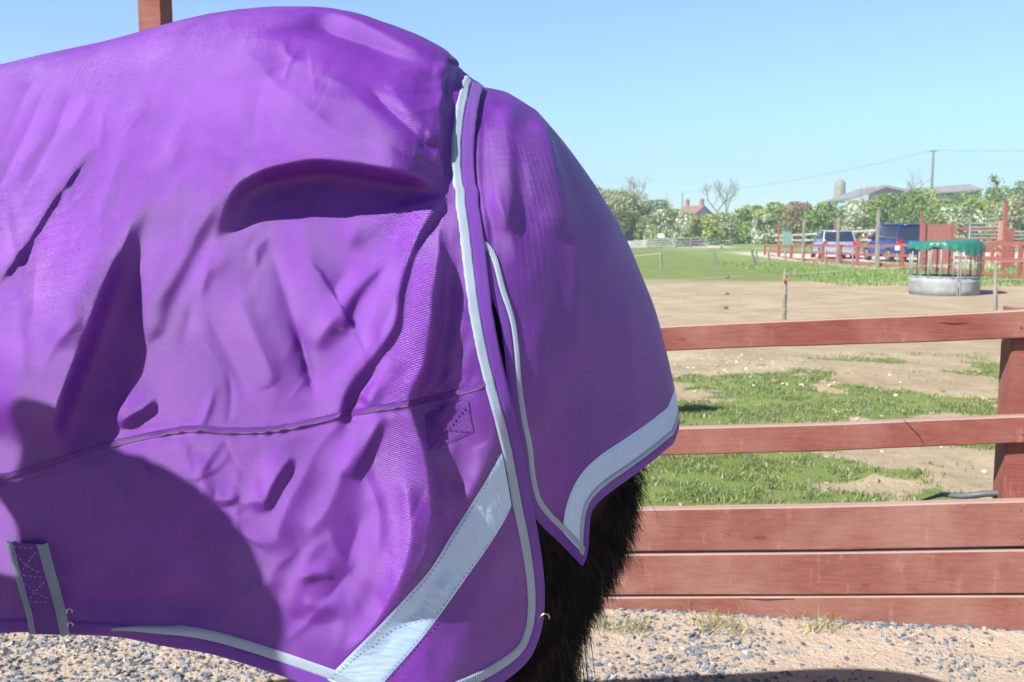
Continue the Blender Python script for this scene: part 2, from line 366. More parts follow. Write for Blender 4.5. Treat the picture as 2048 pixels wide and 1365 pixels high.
Y2 = RNG.uniform(27, 46, 26000); X2 = 9+RNG.uniform(0, 1, 26000)*(Y2*.56-8)
blades(X2[::2], Y2[::2], .09, .03, [(.20, .32, .07), (.25, .38, .10), (.17, .28, .06), (.34, .40, .18)], 'long_grass', 'longer bright green grass along the far red fence', seed=4)
cl = []
for cx_, cy_ in ((.30, 3.50), (.42, 3.47), (.73, 3.50), (.80, 3.46), (1.12, 3.48), (-1.2, 3.5), (2.0, 3.5)):
    k = 60; cl.append(np.stack([cx_+RNG.normal(0, .045, k), cy_+RNG.normal(0, .03, k)], 1))
cl = np.concatenate(cl); blades(cl[:, 0], cl[:, 1], .07, .003, [(.42, .38, .2), (.34, .36, .14), (.5, .44, .28), (.2, .26, .08)], 'dry_grass', 'thin dry grass tufts at the foot of the kick boards', lean=.7, seed=6)

# ---------------------------------------------------------------- near fence
def Yf(X): return 3.66-.14*(X-.5)
def on_fence(px, py, off=0.0):
    d = RT*(px-CX)/F+UP*(CY-py)/F+FW
    k = (3.66+.07+off)/(d[1]+.14*d[0]); return CP+d*k
fdir = np.array([1, -.14, 0]); fdir /= np.linalg.norm(fdir); fn = np.array([.14, 1, 0]); fn /= np.linalg.norm(fn)
fence = empty('post_and_rail_fence', (0, float(Yf(0)), 0))
tag(fence, 'weathered dark red timber fence with two rails above three stacked kick boards', 'fence')
def board(name, l0, l1, r0, r1, thick, X0, X1, wob=.003, seed=0, lab=None):
    """front face edges given at two places: (px, top, bottom) left and right; runs X0..X1"""
    a = on_fence(l0, l1[0]); b = on_fence(l0, l1[1]); c = on_fence(r0, r1[0]); d = on_fence(r0, r1[1])
    nseg = 90; V = []; Fc = []
    rr = random.Random(seed); ph = rr.uniform(0, 9)
    for i in range(nseg+1):
        X = X0+(X1-X0)*i/nseg; t = (X-a[0])/(c[0]-a[0])
        tt = max(-.6, min(1.5, t)) if X < a[0]-.8 or X > c[0]+.8 else t
        zt = a[2]+(c[2]-a[2])*tt; zb = b[2]+(d[2]-b[2])*tt
        wv = wob*(math.sin(X*2.1+ph)+.5*math.sin(X*5.7+ph*2)); wt = wv+wob*.35*(vnoise(X*14, 0, seed)-.5)*2; wb_ = wv+wob*.35*(vnoise(X*14, 5, seed)-.5)*2
        y = float(Yf(X)); e = .004
        sec = [(0, zb+e+wb_), (e, zb+wb_), (thick, zb+wb_), (thick, zt+wt), (e, zt+wt), (0, zt-e+wt)]
        V += [(X, y+q[0], q[1]) for q in sec]
    m = 6
    for i in range(nseg):
        for k in range(m): Fc.append((i*m+k, (i+1)*m+k, (i+1)*m+(k+1) % m, i*m+(k+1) % m))
    Fc.append(tuple(range(m))); Fc.append(tuple(nseg*m+k for k in range(m-1, -1, -1)))
    me_loc = (0, float(Yf(0)), 0)
    V = [(v[0]-me_loc[0], v[1]-me_loc[1], v[2]) for v in V]
    o = mo(name, V, Fc, M['kick' if name == 'kick_board' else 'red'], fence); return o
def S2(px, a, b): return px, (a, b)
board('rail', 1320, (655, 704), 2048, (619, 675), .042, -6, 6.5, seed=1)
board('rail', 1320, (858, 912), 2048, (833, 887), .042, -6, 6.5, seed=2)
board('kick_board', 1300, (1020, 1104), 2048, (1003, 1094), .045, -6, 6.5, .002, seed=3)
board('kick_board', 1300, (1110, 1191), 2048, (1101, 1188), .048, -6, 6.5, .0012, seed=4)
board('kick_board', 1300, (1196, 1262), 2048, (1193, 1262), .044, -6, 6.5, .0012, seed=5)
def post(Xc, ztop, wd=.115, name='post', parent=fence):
    y = float(Yf(Xc))+.046+wd/2
    b = MB(); b.box((0, 0, (ztop-.3)/2), (wd, wd, ztop+.3), .004)
    o = b.obj(name, M['red'], parent); o.location = (Xc, y-float(Yf(0)) if parent is fence else y, 0); o.rotation_euler[2] = -.139
    return o
pr = on_fence(2010, 800, .05); XR = pr[0]+.075
XL = on_fence(320, 60, .06)[0]
post(XR, 1.115)
for k in (-4.6, 3.4+1.4): post(k, 1.1)
# screws in the boards by the right post
for px, py in ((2040, 1018), (2041, 1075), (2042, 655), (2043, 868), (2038, 1205)):
    p = on_fence(px, py, -.001); so_ = MB().tube([p, p+np.array([0, -.003, 0])], .004, 8).obj('screw', M['steel'], fence); so_.location = (0, -float(Yf(0)), 0)
ck = mk('dark_split', (.05, .022, .018), .95)
for pts in ([(1806, 838), (1822, 856), (1838, 872), (1848, 889)], [(1880, 645), (1905, 648), (1935, 646)], [(1478, 1197), (1530, 1200), (1590, 1198)], [(1382, 1205), (1384, 1222)], [(1452, 1066), (1462, 1072)]):
    o_ = MB().tube([on_fence(px, py, -.0012) for px, py in pts], [.0008]+[.0022]*(len(pts)-2)+[.0008], 6).obj('split', ck, fence); o_.location = (0, -float(Yf(0)), 0)
# tall floodlight post behind the horse
lp = empty('floodlight_post', (-1.73, 4.98, 0), -.139)
tag(lp, 'tall square red timber post rising behind the back of the rugged horse', 'lamp post')
H_LP = 4.08*math.tan(SUN_EL)
MB().box((0, 0, H_LP/2-.15), (.12, .12, H_LP+.2), .005).obj('post', M['red'], lp)
lh = MB().box((.06, -.06, H_LP-.02), (.30, .16, .24), .02).box((.06, -.15, H_LP-.03), (.24, .02, .18), .004).obj('lamp_head', M['lampm'], lp)
# hose on the kick board
P = [at(1860, 1003, 3.72)+np.array([0, .06, -.02]), at(1900, 999, 3.68)+np.array([0, .05, 0]), at(1930, 996, 3.60), at(1975, 991, 3.58), at(2048, 988, 3.54), at(2160, 990, 3.52), at(2300, 1000, 3.5)]
P = [p+np.array([0, .02, 0]) for p in P]
tag(MB().tube(P, [.004, .009, .011, .012, .012, .012, .012], 10).obj('water_pipe', M['pipe'], sm=True), 'thin dark grey pipe lying on top of the kick boards by the right post', 'pipe')

# ---------------------------------------------------------------- the rug: base surface
YS = 1.62; XD = -.055; LA = 1.70; FR = .30; LT = 2*LA+math.pi*FR; VM = 1.24
sx_px = np.array([-900, -500, -200, 0, 150, 300, 400, 450, 500, 550, 600, 650, 700, 750, 800, 850, 880, 905, 930, 950])
sx_py = np.array([330, 255, 205, 158, 117, 86, 58, 42, 31, 26, 25, 28, 34, 46, 62, 78, 92, 116, 150, 166])
SPX = (sx_px-CX)/F*YS*1.01
SPZ = np.array([at(a_, b_, YS)[2] for a_, b_ in zip(sx_px, sx_py)])-.004
WID, HQ = .42, .46
vt = .47
_d = np.linspace(-.2, 1.4, 1601); _f = np.interp(_d, [0, .012, .04, .09, .16, .24, .36, .48, .55, .7, 1.2], [0, .055, .098, .140, .188, .232, .275, .300, .308, .31, .30])
_k = np.exp(-(np.arange(-90, 91)/32.)**2); _k /= _k.sum(); _g = np.convolve(_f, _k, 'same'); _m = smooth(_d, .02, .10); FXD = _d[200:1450]; FXV = (_f*(1-_m)+_g*_m)[200:1450]
def base(a, v):
    return sum(w_*base0(np.asarray(a, float)+d_, v) for d_, w_ in BT)
BT = [(d_, math.exp(-(d_/.055)**2)) for d_ in np.linspace(-.1, .1, 13)]; _q = sum(w_ for _, w_ in BT); BT = [(d_, w_/_q) for d_, w_ in BT]
def base0(a, v):
    a = np.clip(np.asarray(a, float), 0, LT); a = np.asarray(a, float); v = np.asarray(v, float)
    side = np.where(a > LT/2, -1., 1.); aa = np.where(a > LT/2, LT-a, a)
    Xc = np.where(aa < LA, -1.75+aa, XD); phi = np.where(aa < LA, 0, (aa-LA)/FR)
    Zt = np.interp(Xc, SPX, SPZ)
    th = np.clip(v/vt, 0, 1)*math.pi/2; lo = np.clip((v-vt)/(1-vt), 0, 1)
    drop = HQ*(1-np.cos(th))+lo*.66
    ry = WID*np.sin(th)**.92*(1+.02*lo)
    fx = np.interp(drop, FXD, FXV)
    pn = 2-.84*smooth(v, .10, .5); cs = np.maximum(np.cos(phi), 0); sn = np.maximum(np.sin(phi), 0)
    rr = ((sn*sn+.03)**(pn/2)-.03**(pn/2)+cs**pn)**(-1/pn)
    X = Xc+fx*1.05*sn*rr; Y = YS-side*ry*np.where(aa < LA, 1., cs*rr)
    # the fan closes softly at the dock
    return np.stack([X, Y, Zt-drop], -1)
def bnormal(fn, a, v, e=.002):
    A = fn(a+e, v)-fn(a-e, v); v1 = np.minimum(v+e, 1); v0 = np.maximum(v-e, .0005); B = fn(a, v1)-fn(a, v0)
    N = np.cross(B, A); l = np.linalg.norm(N, axis=-1, keepdims=True); N = N/np.maximum(l, 1e-9)
    C = np.stack([np.full(N.shape[:-1], -.4), np.full(N.shape[:-1], YS), np.full(N.shape[:-1], 1.2)], -1)
    P = fn(a, v); s_ = np.sign(np.sum(N*(P-C), -1, keepdims=True)); s_[s_ == 0] = 1
    return N*s_
def catmull(pts, n=5):
    p = np.array(pts, float); q = np.vstack([2*p[0]-p[1], p, 2*p[-1]-p[-2]]); out = []
    for i in range(1, len(q)-2):
        for t in np.linspace(0, 1, n, endpoint=False):
            out.append(.5*((2*q[i])+(-q[i-1]+q[i+1])*t+(2*q[i-1]-5*q[i]+4*q[i+1]-q[i+2])*t*t+(-q[i-1]+3*q[i]-3*q[i+1]+q[i+2])*t**3))
    out.append(p[-1]); return np.array(out)
def sdist(P, pl):
    seg = np.diff(pl, axis=0); L = np.linalg.norm(seg, axis=1); cum = np.concatenate([[0], np.cumsum(L)]); tot = cum[-1]
    best = np.full(len(P), 1e9); sg = np.ones(len(P)); DS = []; TT = []
    for i in range(len(seg)):
        d = P-pl[i]; u = np.clip((d@seg[i])/(L[i]**2+1e-9), 0, 1); q = d-u[:, None]*seg[i]; ds = np.hypot(q[:, 0], q[:, 1])
        m = ds < best; best[m] = ds[m]; sg[m] = np.sign(seg[i][0]*d[m, 1]-seg[i][1]*d[m, 0]); DS.append(ds); TT.append((cum[i]+u*L[i])/tot)
    sg[sg == 0] = 1; num = 0; den = 0; tau = .16*best+3      # softened place along the fold: no creases where nearest points jump
    for ds, t in zip(DS, TT): w_ = np.exp(-(ds-best)/tau); num = num+w_*t; den = den+w_
    hard = np.clip(np.take_along_axis(np.array(TT), np.argmin(np.array(DS), 0)[None], 0)[0], 0, 1)
    return best*sg, np.clip(num/np.maximum(den, 1e-9), 0, 1), smooth(hard, 0, .18)*(1-smooth(hard, .82, 1))
# folds: type, points (in the picture plane of the rug's near side), amplitudes in metres, widths in the same units
# 'L' ledge: (pts, side, A, w1, wn, B, w2, e0, e1)   'R' ridge/groove: (pts, A, w, e0, e1)
LEDGE = [   # points, side, A, w1, wn, width of the shade, tapers
 ([(398, 540), (418, 492), (440, 432), (470, 372), (525, 338), (590, 322), (650, 317), (740, 328), (830, 348), (925, 385)], 1, .010, 90, 22, 158, .5, .24),
 ([(480, 66), (530, 52), (590, 44), (650, 40), (700, 56), (760, 80), (820, 106), (870, 132), (925, 158)], 1, .004, 30, 14, 62, .5, .5),
 ([(330, 340), (300, 362), (268, 420), (228, 505), (190, 600), (152, 700), (118, 790), (92, 870), (70, 930)], -1, .008, 75, 30, 112, .62, .14),
 ([(235, 230), (180, 298), (130, 360), (95, 410), (55, 475), (10, 540), (-40, 600)], -1, .003, 30, 12, 22, .45, .2),
 ([(455, 350), (425, 405), (392, 465), (350, 545), (315, 605), (285, 650)], -1, .003, 26, 20, 18, .3, .25),
 ([(352, 330), (378, 302), (415, 289), (448, 304)], 1, .001, 26, 18, 7, .4, .4),
 ([(925, 380), (909, 385), (877, 410), (850, 445), (818, 505), (795, 580), (785, 650), (745, 712), (703, 764), (682, 810), (668, 900)], -1, .004, 30, 12, 30, .1, .15),
 ([(925, 410), (900, 432), (880, 462), (872, 520), (862, 600), (855, 680), (838, 750), (815, 800), (830, 860), (846, 910), (856, 970), (860, 1040), (850, 1100), (822, 1165), (785, 1225), (740, 1280)], -1, .005, 45, 20, 78, .15, .12),
 ([(830, 392), (780, 428), (720, 470), (680, 520)], -1, .002, 30, 20, 12, .3, .3),
 ([(790, 505), (735, 553), (697, 603), (684, 650), (680, 690)], -1, .003, 25, 14, 20, .3, .25),
 ([(775, 815), (755, 846), (738, 880), (712, 925), (694, 975)], -1, .003, 22, 12, 24, .3, .25),
 ([(592, 900), (572, 925), (544, 965), (524, 1012), (516, 1035)], -1, .003, 26, 12, 28, .3, .25),
 ([(430, 1022), (450, 1040), (485, 1066), (530, 1090), (560, 1100)], 1, .002, 20, 9, 9, .3, .3),
 ([(595, 1165), (620, 1152), (650, 1150), (672, 1160)], 1, .001, 16, 9, 14, .3, .3),
 ([(600, 1205), (640, 1215), (680, 1230)], 1, .001, 20, 10, 8, .3, .3),
 ([(228, 862), (250, 838), (292, 812), (318, 790)], 1, .002, 16, 10, 26, .3, .3),
 ([(276, 905), (284, 930), (296, 955)], -1, .002, 14, 9, 16, .3, .3),
 ([(425, 995), (450, 1002), (480, 990)], 1, .001, 14, 9, 14, .3, .3),
 ([(355, 870), (368, 900), (376, 935), (382, 965)], -1, .002, 18, 12, 10, .3, .3),
 ([(925, 175), (905, 190), (888, 215), (882, 260), (892, 320), (912, 360)], -1, .003, 24, 12, 26, .2, .2),
 ([(985, 205), (1008, 235), (1018, 280), (1022, 340), (1020, 420), (1000, 490)], -1, .004, 30, 20, 36, .2, .3),
 ([(1050, 215), (1085, 260), (1100, 310), (1118, 370), (1135, 440), (1140, 500)], -1, .004, 30, 20, 30, .25, .3),
 ([(962, 210), (958, 280), (960, 360), (972, 440), (985, 520)], -1, .001, 10, 8, 9, .2, .2),
 ([(925, 500), (900, 530), (888, 570), (885, 600)], -1, .003, 16, 12, 18, .3, .3),
 ([(955, 640), (925, 665), (905, 700), (895, 745)], -1, .004, 20, 12, 18, .2, .3),
 ([(985, 770), (955, 785), (915, 800), (880, 830), (862, 880), (850, 930)], 1, .003, 18, 10, 8, .3, .3),
]
RIDGE = [
 ([(120, 135), (92, 180), (60, 250), (20, 330), (-30, 430)], -.0045, 18, .25, .2),
 ([(100, 130), (60, 170), (25, 250), (-20, 330)], -.004, 30, .25, .2),
 ([(150, 160), (125, 230), (98, 292), (60, 362), (40, 420)], -.004, 16, .25, .3),
 ([(725, 155), (750, 190), (792, 232), (841, 281), (880, 330)], -.0045, 12, .3, .2),
 ([(760, 150), (800, 195), (850, 250), (885, 300)], .003, 16, .3, .2),
 ([(535, 160), (516, 200), (510, 250), (520, 300)], -.004, 22, .3, .3),
 ([(540, 240), (620, 262), (700, 290), (790, 322)], -.0028, 22, .3, .3),
 ([(560, 180), (650, 190), (740, 215), (830, 270)], .003, 24, .3, .3),
 ([(420, 175), (500, 130), (600, 118), (700, 130)], .003, 22, .3, .3),
 ([(430, 105), (500, 85), (600, 78), (700, 100), (800, 140)], .0035, 16, .3, .3),
 ([(820, 178), (870, 165), (930, 175)], -.006, 20, .4, .15),
 ([(850, 150), (900, 160), (935, 172)], .004, 10, .4, .1),
 ([(530, 440), (548, 520), (575, 600), (605, 690), (636, 805)], -.0065, 22, .25, .1),
 ([(560, 640), (590, 660), (615, 740), (637, 810)], -.003, 9, .3, .1),
 ([(600, 430), (620, 520), (650, 610), (680, 700)], .004, 26, .3, .3),
 ([(470, 560), (500, 650), (540, 740), (550, 810)], .0045, 20, .3, .3),
 ([(400, 600), (440, 680), (480, 760), (500, 830)], -.003, 22, .3, .3),
 ([(210, 460), (180, 540), (150, 620), (110, 720)], .006, 40, .3, .3),
 ([(60, 560), (45, 650), (30, 760), (20, 860)], .005, 30, .3, .3),
 ([(75, 480), (70, 560), (60, 640), (30, 720)], -.005, 24, .3, .3),
 ([(350, 470), (320, 520), (300, 600), (290, 700)], .005, 26, .3, .3),
 ([(770, 560), (740, 640), (730, 700)], .004, 22, .3, .3),
 ([(800, 690), (760, 760), (720, 820)], .006, 24, .3, .2),
 ([(700, 870), (690, 930), (660, 1010), (600, 1090)], .005, 26, .3, .3),
 ([(800, 900), (815, 980), (822, 1060), (808, 1140), (770, 1220), (720, 1285), (660, 1330)], .008, 22, .2, .2),
 ([(420, 910), (400, 950), (440, 1010)], .004, 20, .3, .3),
 ([(640, 900), (600, 960), (560, 1050), (550, 1130)], .004, 24, .3, .3),
 ([(520, 1150), (560, 1220), (640, 1250), (720, 1230)], -.004, 26, .3, .3),
 ([(960, 870), (985, 880), (960, 950), (925, 1020)], .007, 20, .3, .2),
 ([(690, 1010), (720, 1080), (700, 1170), (660, 1220)], -.0035, 28, .3, .3),
 ([(740, 960), (760, 1040), (755, 1120)], .003, 14, .3, .3),
 ([(930, 420), (905, 480), (900, 560)], .004, 12, .2, .3),
 ([(945, 560), (925, 610), (920, 650)], .005, 12, .2, .3),
 ([(965, 660), (940, 710), (935, 760)], .005, 14, .2, .3),
 ([(990, 820), (965, 850), (940, 900)], .004, 12, .2, .3),
 ([(985, 190), (1040, 260), (1065, 350), (1080, 440)], .005, 22, .2, .4),
 ([(990, 330), (1000, 400), (1030, 470), (1050, 560)], .004, 18, .3, .4),
 ([(1150, 380), (1160, 500), (1162, 640), (1158, 780)], .003, 18, .3, .4),
 ([(1250, 560), (1268, 680), (1275, 800)], .003, 30, .3, .4),
 ([(1080, 600), (1090, 740), (1100, 880), (1110, 980)], .004, 34, .3, .4),
 ([(100, 1205), (250, 1200), (400, 1212), (500, 1225)], -.006, 24, .3, .3),
 ([(160, 1245), (300, 1258), (450, 1270)], .004, 18, .3, .3),
]
SEAM = catmull([(-300, 1030), (-100, 990), (0, 962), (80, 942), (160, 914), (260, 886), (350, 868), (400, 864), (450, 868), (540, 866), (620, 852), (700, 833), (780, 820), (830, 812), (900, 796), (985, 772)], 6)
_r = random.Random(31)
def strew(n, x0, x1, y0, y1, ang, spread, amp, seed):
    r = random.Random(seed)
    for _ in range(n):
        x = r.uniform(x0, x1); y = r.uniform(y0, y1); th = R(ang+r.gauss(0, spread)); L = r.uniform(80, 210); k = r.gauss(0, .35)
        pts = [(x+math.cos(th+k*(t-.5))*L*(t-.5), y+math.sin(th+k*(t-.5))*L*(t-.5)) for t in (0, .33, .66, 1)]
        RIDGE.append((pts, r.choice((-1, 1, 1))*amp*r.uniform(.4, 1.3), r.uniform(8, 20), .4, .4))
for _i, _q in enumerate(RIDGE): RIDGE[_i] = (_q[0], _q[1]*1.4, *_q[2:])
strew(16, 0, 420, 180, 420, 118, 12, .0032, 1)       # long soft pulls down the back
strew(14, 420, 880, 110, 310, 28, 14, .0026, 2)      # pulls towards the dock
strew(22, 20, 640, 440, 830, 112, 14, .0034, 3)
strew(16, 640, 940, 420, 800, 118, 12, .0042, 4)
strew(20, 180, 900, 880, 1180, 115, 20, .0032, 5)
strew(12, 640, 960, 900, 1250, 75, 16, .0028, 6)
strew(6, 500, 900, 1100, 1330, 150, 16, .002, 7)
_n0 = len(RIDGE); strew(22, 440, 900, 120, 800, 112, 30, .0011, 8); strew(22, 150, 900, 860, 1250, 120, 34, .0013, 9); strew(16, 0, 440, 200, 850, 118, 24, .0011, 10)
for _i in range(_n0, len(RIDGE)): RIDGE[_i] = (RIDGE[_i][0], RIDGE[_i][1], RIDGE[_i][2]*.42, .4, .4)

for pts_, A_ in (([(928, 372), (880, 352), (820, 318), (760, 270)], -.0035), ([(928, 366), (900, 330), (862, 290), (830, 240)], -.003), ([(930, 176), (880, 186), (820, 190), (740, 175)], -.003), ([(930, 180), (890, 205), (840, 222), (780, 225)], .003),
                 ([(928, 392), (870, 400), (800, 420), (740, 455)], .003), ([(930, 398), (890, 420), (850, 470), (830, 520)], -.003), ([(930, 170), (880, 150), (800, 138), (700, 120)], .003), ([(960, 560), (930, 590), (905, 650)], -.003), ([(968, 600), (940, 640), (925, 700)], -.003), ([(985, 740), (955, 750), (925, 790)], -.0025)):
    RIDGE.append((pts_, A_, 8, .25, .45))
EDGE_C = catmull([(957, 195), (948, 250), (944, 310), (948, 370), (962, 460), (974, 560), (985, 640), (1003, 730), (1025, 820), (1043, 900), (1058, 985), (1074, 1070), (1084, 1140), (1087, 1205)], 3)
def relief(px, py, flap=False):
    P = np.stack([px, py], 1); h = np.zeros(len(P))
    def sub(pl, m):
        lo = pl.min(0)-m; hi = pl.max(0)+m
        return np.where((P[:, 0] > lo[0]) & (P[:, 0] < hi[0]) & (P[:, 1] > lo[1]) & (P[:, 1] < hi[1]))[0]
    for pts, side, A, w1, wn, ws, e0, e1 in LEDGE:
        if (np.mean([q[0] for q in pts]) > 960) != flap: continue
        tot = .00046*ws; B = .28*tot; A = tot-.8*B; w1 = max(w1, 1.2*ws) if pts[0] != (480, 66) else 22; w2 = 1.7*ws
        if pts[0] == (480, 66): A, B, w2 = .008, .026, 44
        pl = catmull(pts); i = sub(pl, 2.4*max(w1, w2))
        if not len(i): continue
        d, t, e_ = sdist(P[i], pl); d = d*side
        hh = np.where(d < 0, A*np.exp(-(d/w1)**2), (A+B)*np.exp(-(d/wn)**2)-B*np.exp(-(d/w2)**2))
        h[i] += hh*e_*smooth(t, 0, e0)*(1-smooth(t, 1-e1, 1))
    for pts, A, w_, e0, e1 in RIDGE:
        if (np.mean([q[0] for q in pts]) > 960) != flap: continue
        pl = catmull(pts); i = sub(pl, 2.6*w_)
        if not len(i): continue
        d, t, e_ = sdist(P[i], pl)
        hh = A*np.exp(-np.abs(d/w_)**(1.6 if A > 0 else 1.35))
        h[i] += hh*e_*smooth(t, 0, e0)*(1-smooth(t, 1-e1, 1))
    if not flap:
        i = sub(SEAM, 60); d, t, e_ = sdist(P[i], SEAM); x = P[i, 0]
        pk = np.sin(x*.16+9*vnoise(x*.012, d*0, 5))*(.4+vnoise(x*.012, d*0, 9))
        h[i] += .0006*pk*np.exp(-(d/16)**2) - .0014*np.exp(-((d-5)/7.)**2) + .0015*np.exp(-((d+12)/12.)**2)
    if not flap:
        i = sub(EDGE_C, 60); d, t, e_ = sdist(P[i], EDGE_C); h[i] *= .15+.85*smooth(np.abs(d), 46, 120)
    # creeping wrinkles everywhere, stronger low on the panel
    k = .0016+.0010*smooth(py, 700, 1000)
    h += k*(fbm((px+.45*py)*.016, (py-.45*px)*.004, 12, 2)-.5)*2
    h += .0003*(fbm(px*.035, py*.03, 15, 3)-.5)*2
    # the lower rear corner tucks in round the thigh
    sxx = np.clip((px-850)/240, 0, 1)**1.3; syy = np.clip((py-820)/520, 0, 1.1)
    t_ = -.10*sxx*syy
    if flap: t_ = t_*(1-smooth(px, 1090, 1200))
    return h, t_
def surf(a, v, flap=False, off=0.0):
    sh = np.shape(a); a = np.ravel(a).astype(float); v = np.ravel(np.broadcast_to(v, sh)).astype(float) if np.shape(v) != sh else np.ravel(v).astype(float)
    P = base(a, v); N = bnormal(base, a, v); px, py = project(P)
    view = (CP-P); view /= np.linalg.norm(view, axis=1, keepdims=True); fc = np.sum(view*N, 1)
    near = (a < LA+FR*math.pi/2+.01)
    wgt = smooth(fc, -.10, .14)*near
    h, tk = relief(px, py, flap); h = h*wgt; tk = tk*near*smooth(fc, -.3, .1)
    s_ = smooth(fc, .2, .55)[:, None]; DR = N*(1-s_)+view*s_; DR /= np.linalg.norm(DR, axis=1, keepdims=True)
    # off-frame and far side: loose hanging folds of the same kind
    am = np.where(a > LT/2, LT-a, a)
    far = (1-wgt); h += far*.012*smooth(v, .15, .7)*(fbm(am*9+4, v*2.2, 61, 3)-.5)*2*smooth(np.abs(px-1000)*(~near)+np.clip(-px, 0, None)+400*(~near), 0, 260)
    # the gathering at the dock is thin
    h *= smooth(v, 0.0, .06)*.9+.1
    return (P+DR*h[:, None]+view*tk[:, None]+N*(off*np.ones(len(h)))[:, None]).reshape(*sh, 3)
# inverse: picture position -> (a, v)
_a = np.arange(.6, LA+FR*math.pi/2, .006); _v = np.arange(.002, 1, .005)
_A, _V = np.meshgrid(_a, _v); _P = base(_A.ravel(), _V.ravel()); _N = bnormal(base, _A.ravel(), _V.ravel()); _px, _py = project(_P)
_vis = np.sum((CP-_P)*_N, 1) > 0; _Aa = _A.ravel()[_vis]; _Vv = _V.ravel()[_vis]; _px = _px[_vis]; _py = _py[_vis]
def inv(px, py):
    i = np.argmin((_px-px)**2+(_py-py)**2); a, v = _Aa[i], _Vv[i]
    for _ in range(4):
        e = .001; q = np.array([a, a+e, a]); r = np.array([v, v, v+e]); X_, Y_ = project(base(q, r))
        J = np.array([[X_[1]-X_[0], X_[2]-X_[0]], [Y_[1]-Y_[0], Y_[2]-Y_[0]]])/e
        try: st = np.linalg.solve(J, [px-X_[0], py-Y_[0]])
        except Exception: break
        if np.abs(st).max() > .03: break
        a += st[0]; v += st[1]
    return a, min(max(v, 0), 1)
def invl(pts, n=6): return np.array([inv(*p) for p in catmull(pts, n)])
def inpoly(x, y, pl):
    c = np.zeros(len(x), bool); j = len(pl)-1
    for i in range(len(pl)):
        xi, yi = pl[i]; xj, yj = pl[j]
        if yi != yj: c ^= ((yi > y) != (yj > y)) & (x < (xj-xi)*(y-yi)/(yj-yi)+xi)
        j = i
    return c
EDGE_PX = [(966, 168), (957, 195), (948, 250), (944, 310), (948, 370), (962, 460), (974, 560), (985, 640), (1003, 730), (1025, 820), (1043, 900), (1058, 985), (1074, 1070), (1084, 1140), (1087, 1205), (1080, 1262), (1058, 1315), (1015, 1355), (955, 1390), (880, 1418), (800, 1424), (720, 1404), (640, 1376), (560, 1348), (480, 1322), (410, 1303), (330, 1290), (240, 1272), (140, 1266), (60, 1262), (0, 1264), (-60, 1270)]
edge_av = invl(EDGE_PX, 6); edge_av[0] = (LA+.001, 0)
vh = edge_av[-1, 1]; ah = edge_av[-1, 0]
edge_av = np.vstack([edge_av, [(x, vh+.01*math.sin(x*9)) for x in np.linspace(ah-.05, 0, 24)]])
panel_poly = np.vstack([[(0, 0)], edge_av])*[1, VM]; panel_poly[0] = (0, -.01); panel_poly = np.vstack([panel_poly[:1], [[LA+.001, -.01]], panel_poly[1:]])
def cut_grid(A, V, poly, mirror=False, keepedge=None):
    """A,V 2-D grids; keeps the cells whose centre is inside the outline and pulls the rim onto it"""
    ca = (A[:-1, :-1]+A[1:, 1:])/2; cv = (V[:-1, :-1]+V[1:, 1:])/2
    ca_ = np.where(ca > LT/2, LT-ca, ca) if mirror else ca
    k = inpoly(ca_.ravel(), np.abs(cv).ravel()*VM, poly).reshape(ca.shape)
    use = np.zeros(A.shape, int); tot = np.zeros(A.shape, int)
    for dy in (0, 1):
        for dx in (0, 1):
            use[dy:dy+k.shape[0], dx:dx+k.shape[1]] += k; tot[dy:dy+k.shape[0], dx:dx+k.shape[1]] += 1
    rim = (use > 0) & (use < tot)
    ri = np.argwhere(rim); A2 = A.copy(); V2 = V.copy()
    a_ = A[rim]; v_ = V[rim]; sg = np.sign(v_); sg[sg == 0] = 1; mir = a_ > LT/2
    aa = np.where(mir, LT-a_, a_) if mirror else a_; P = np.stack([aa, np.abs(v_)*VM], 1)
    best = np.full(len(P), 1e9); Q = P.copy(); pl = poly
    for i in range(len(pl)-1):
        s_ = pl[i+1]-pl[i]; L2 = s_@s_
        if L2 < 1e-12: continue
        u = np.clip(((P-pl[i])@s_)/L2, 0, 1); q = pl[i]+u[:, None]*s_; ds = np.hypot(*(P-q).T); m = ds < best; best[m] = ds[m]; Q[m] = q[m]
    ok = best < .03
    Q[~ok] = P[~ok]; Q[:, 1] = np.maximum(Q[:, 1], 0)
    A2[rim] = np.where(mir, LT-Q[:, 0], Q[:, 0]) if mirror else Q[:, 0]; V2[rim] = Q[:, 1]/VM*sg
    return A2, V2, k
def grid_mesh(name, A, V, K, mat, parent, flap=False, off=0., thick=.0025):
    usev = np.zeros(A.shape, bool)
    for dy in (0, 1):
        for dx in (0, 1): usev[dy:dy+K.shape[0], dx:dx+K.shape[1]] |= K
    ids = -np.ones(A.shape, int); ids[usev] = np.arange(usev.sum())
    a = A[usev]; v = V[usev]
    am = np.where(v < 0, LT-a, a)
    P = surf(am, np.abs(v), flap, off)
    q = np.argwhere(K); i, j = q[:, 0], q[:, 1]
    Fc = np.stack([ids[i, j], ids[i+1, j], ids[i+1, j+1], ids[i, j+1]], 1)
    uv = np.stack([a, v*VM], 1)
    o = mo(name, P, Fc, mat, parent, True, uv=uv)
    bm = bmesh.new(); bm.from_mesh(o.data); bmesh.ops.remove_doubles(bm, verts=bm.verts, dist=.00005)
    bmesh.ops.recalc_face_normals(bm, faces=bm.faces); bm.to_mesh(o.data); bm.free()
    o.data.polygons.foreach_set('use_smooth', [True]*len(o.data.polygons))
    s = o.modifiers.new('thickness', 'SOLIDIFY'); s.thickness = thick; s.offset = -1
    return o
rug = empty('horse_rug', (-.7, YS, 0))
tag(rug, 'purple ripstop horse rug with silver piping and reflective strips worn by the horse', 'horse rug')
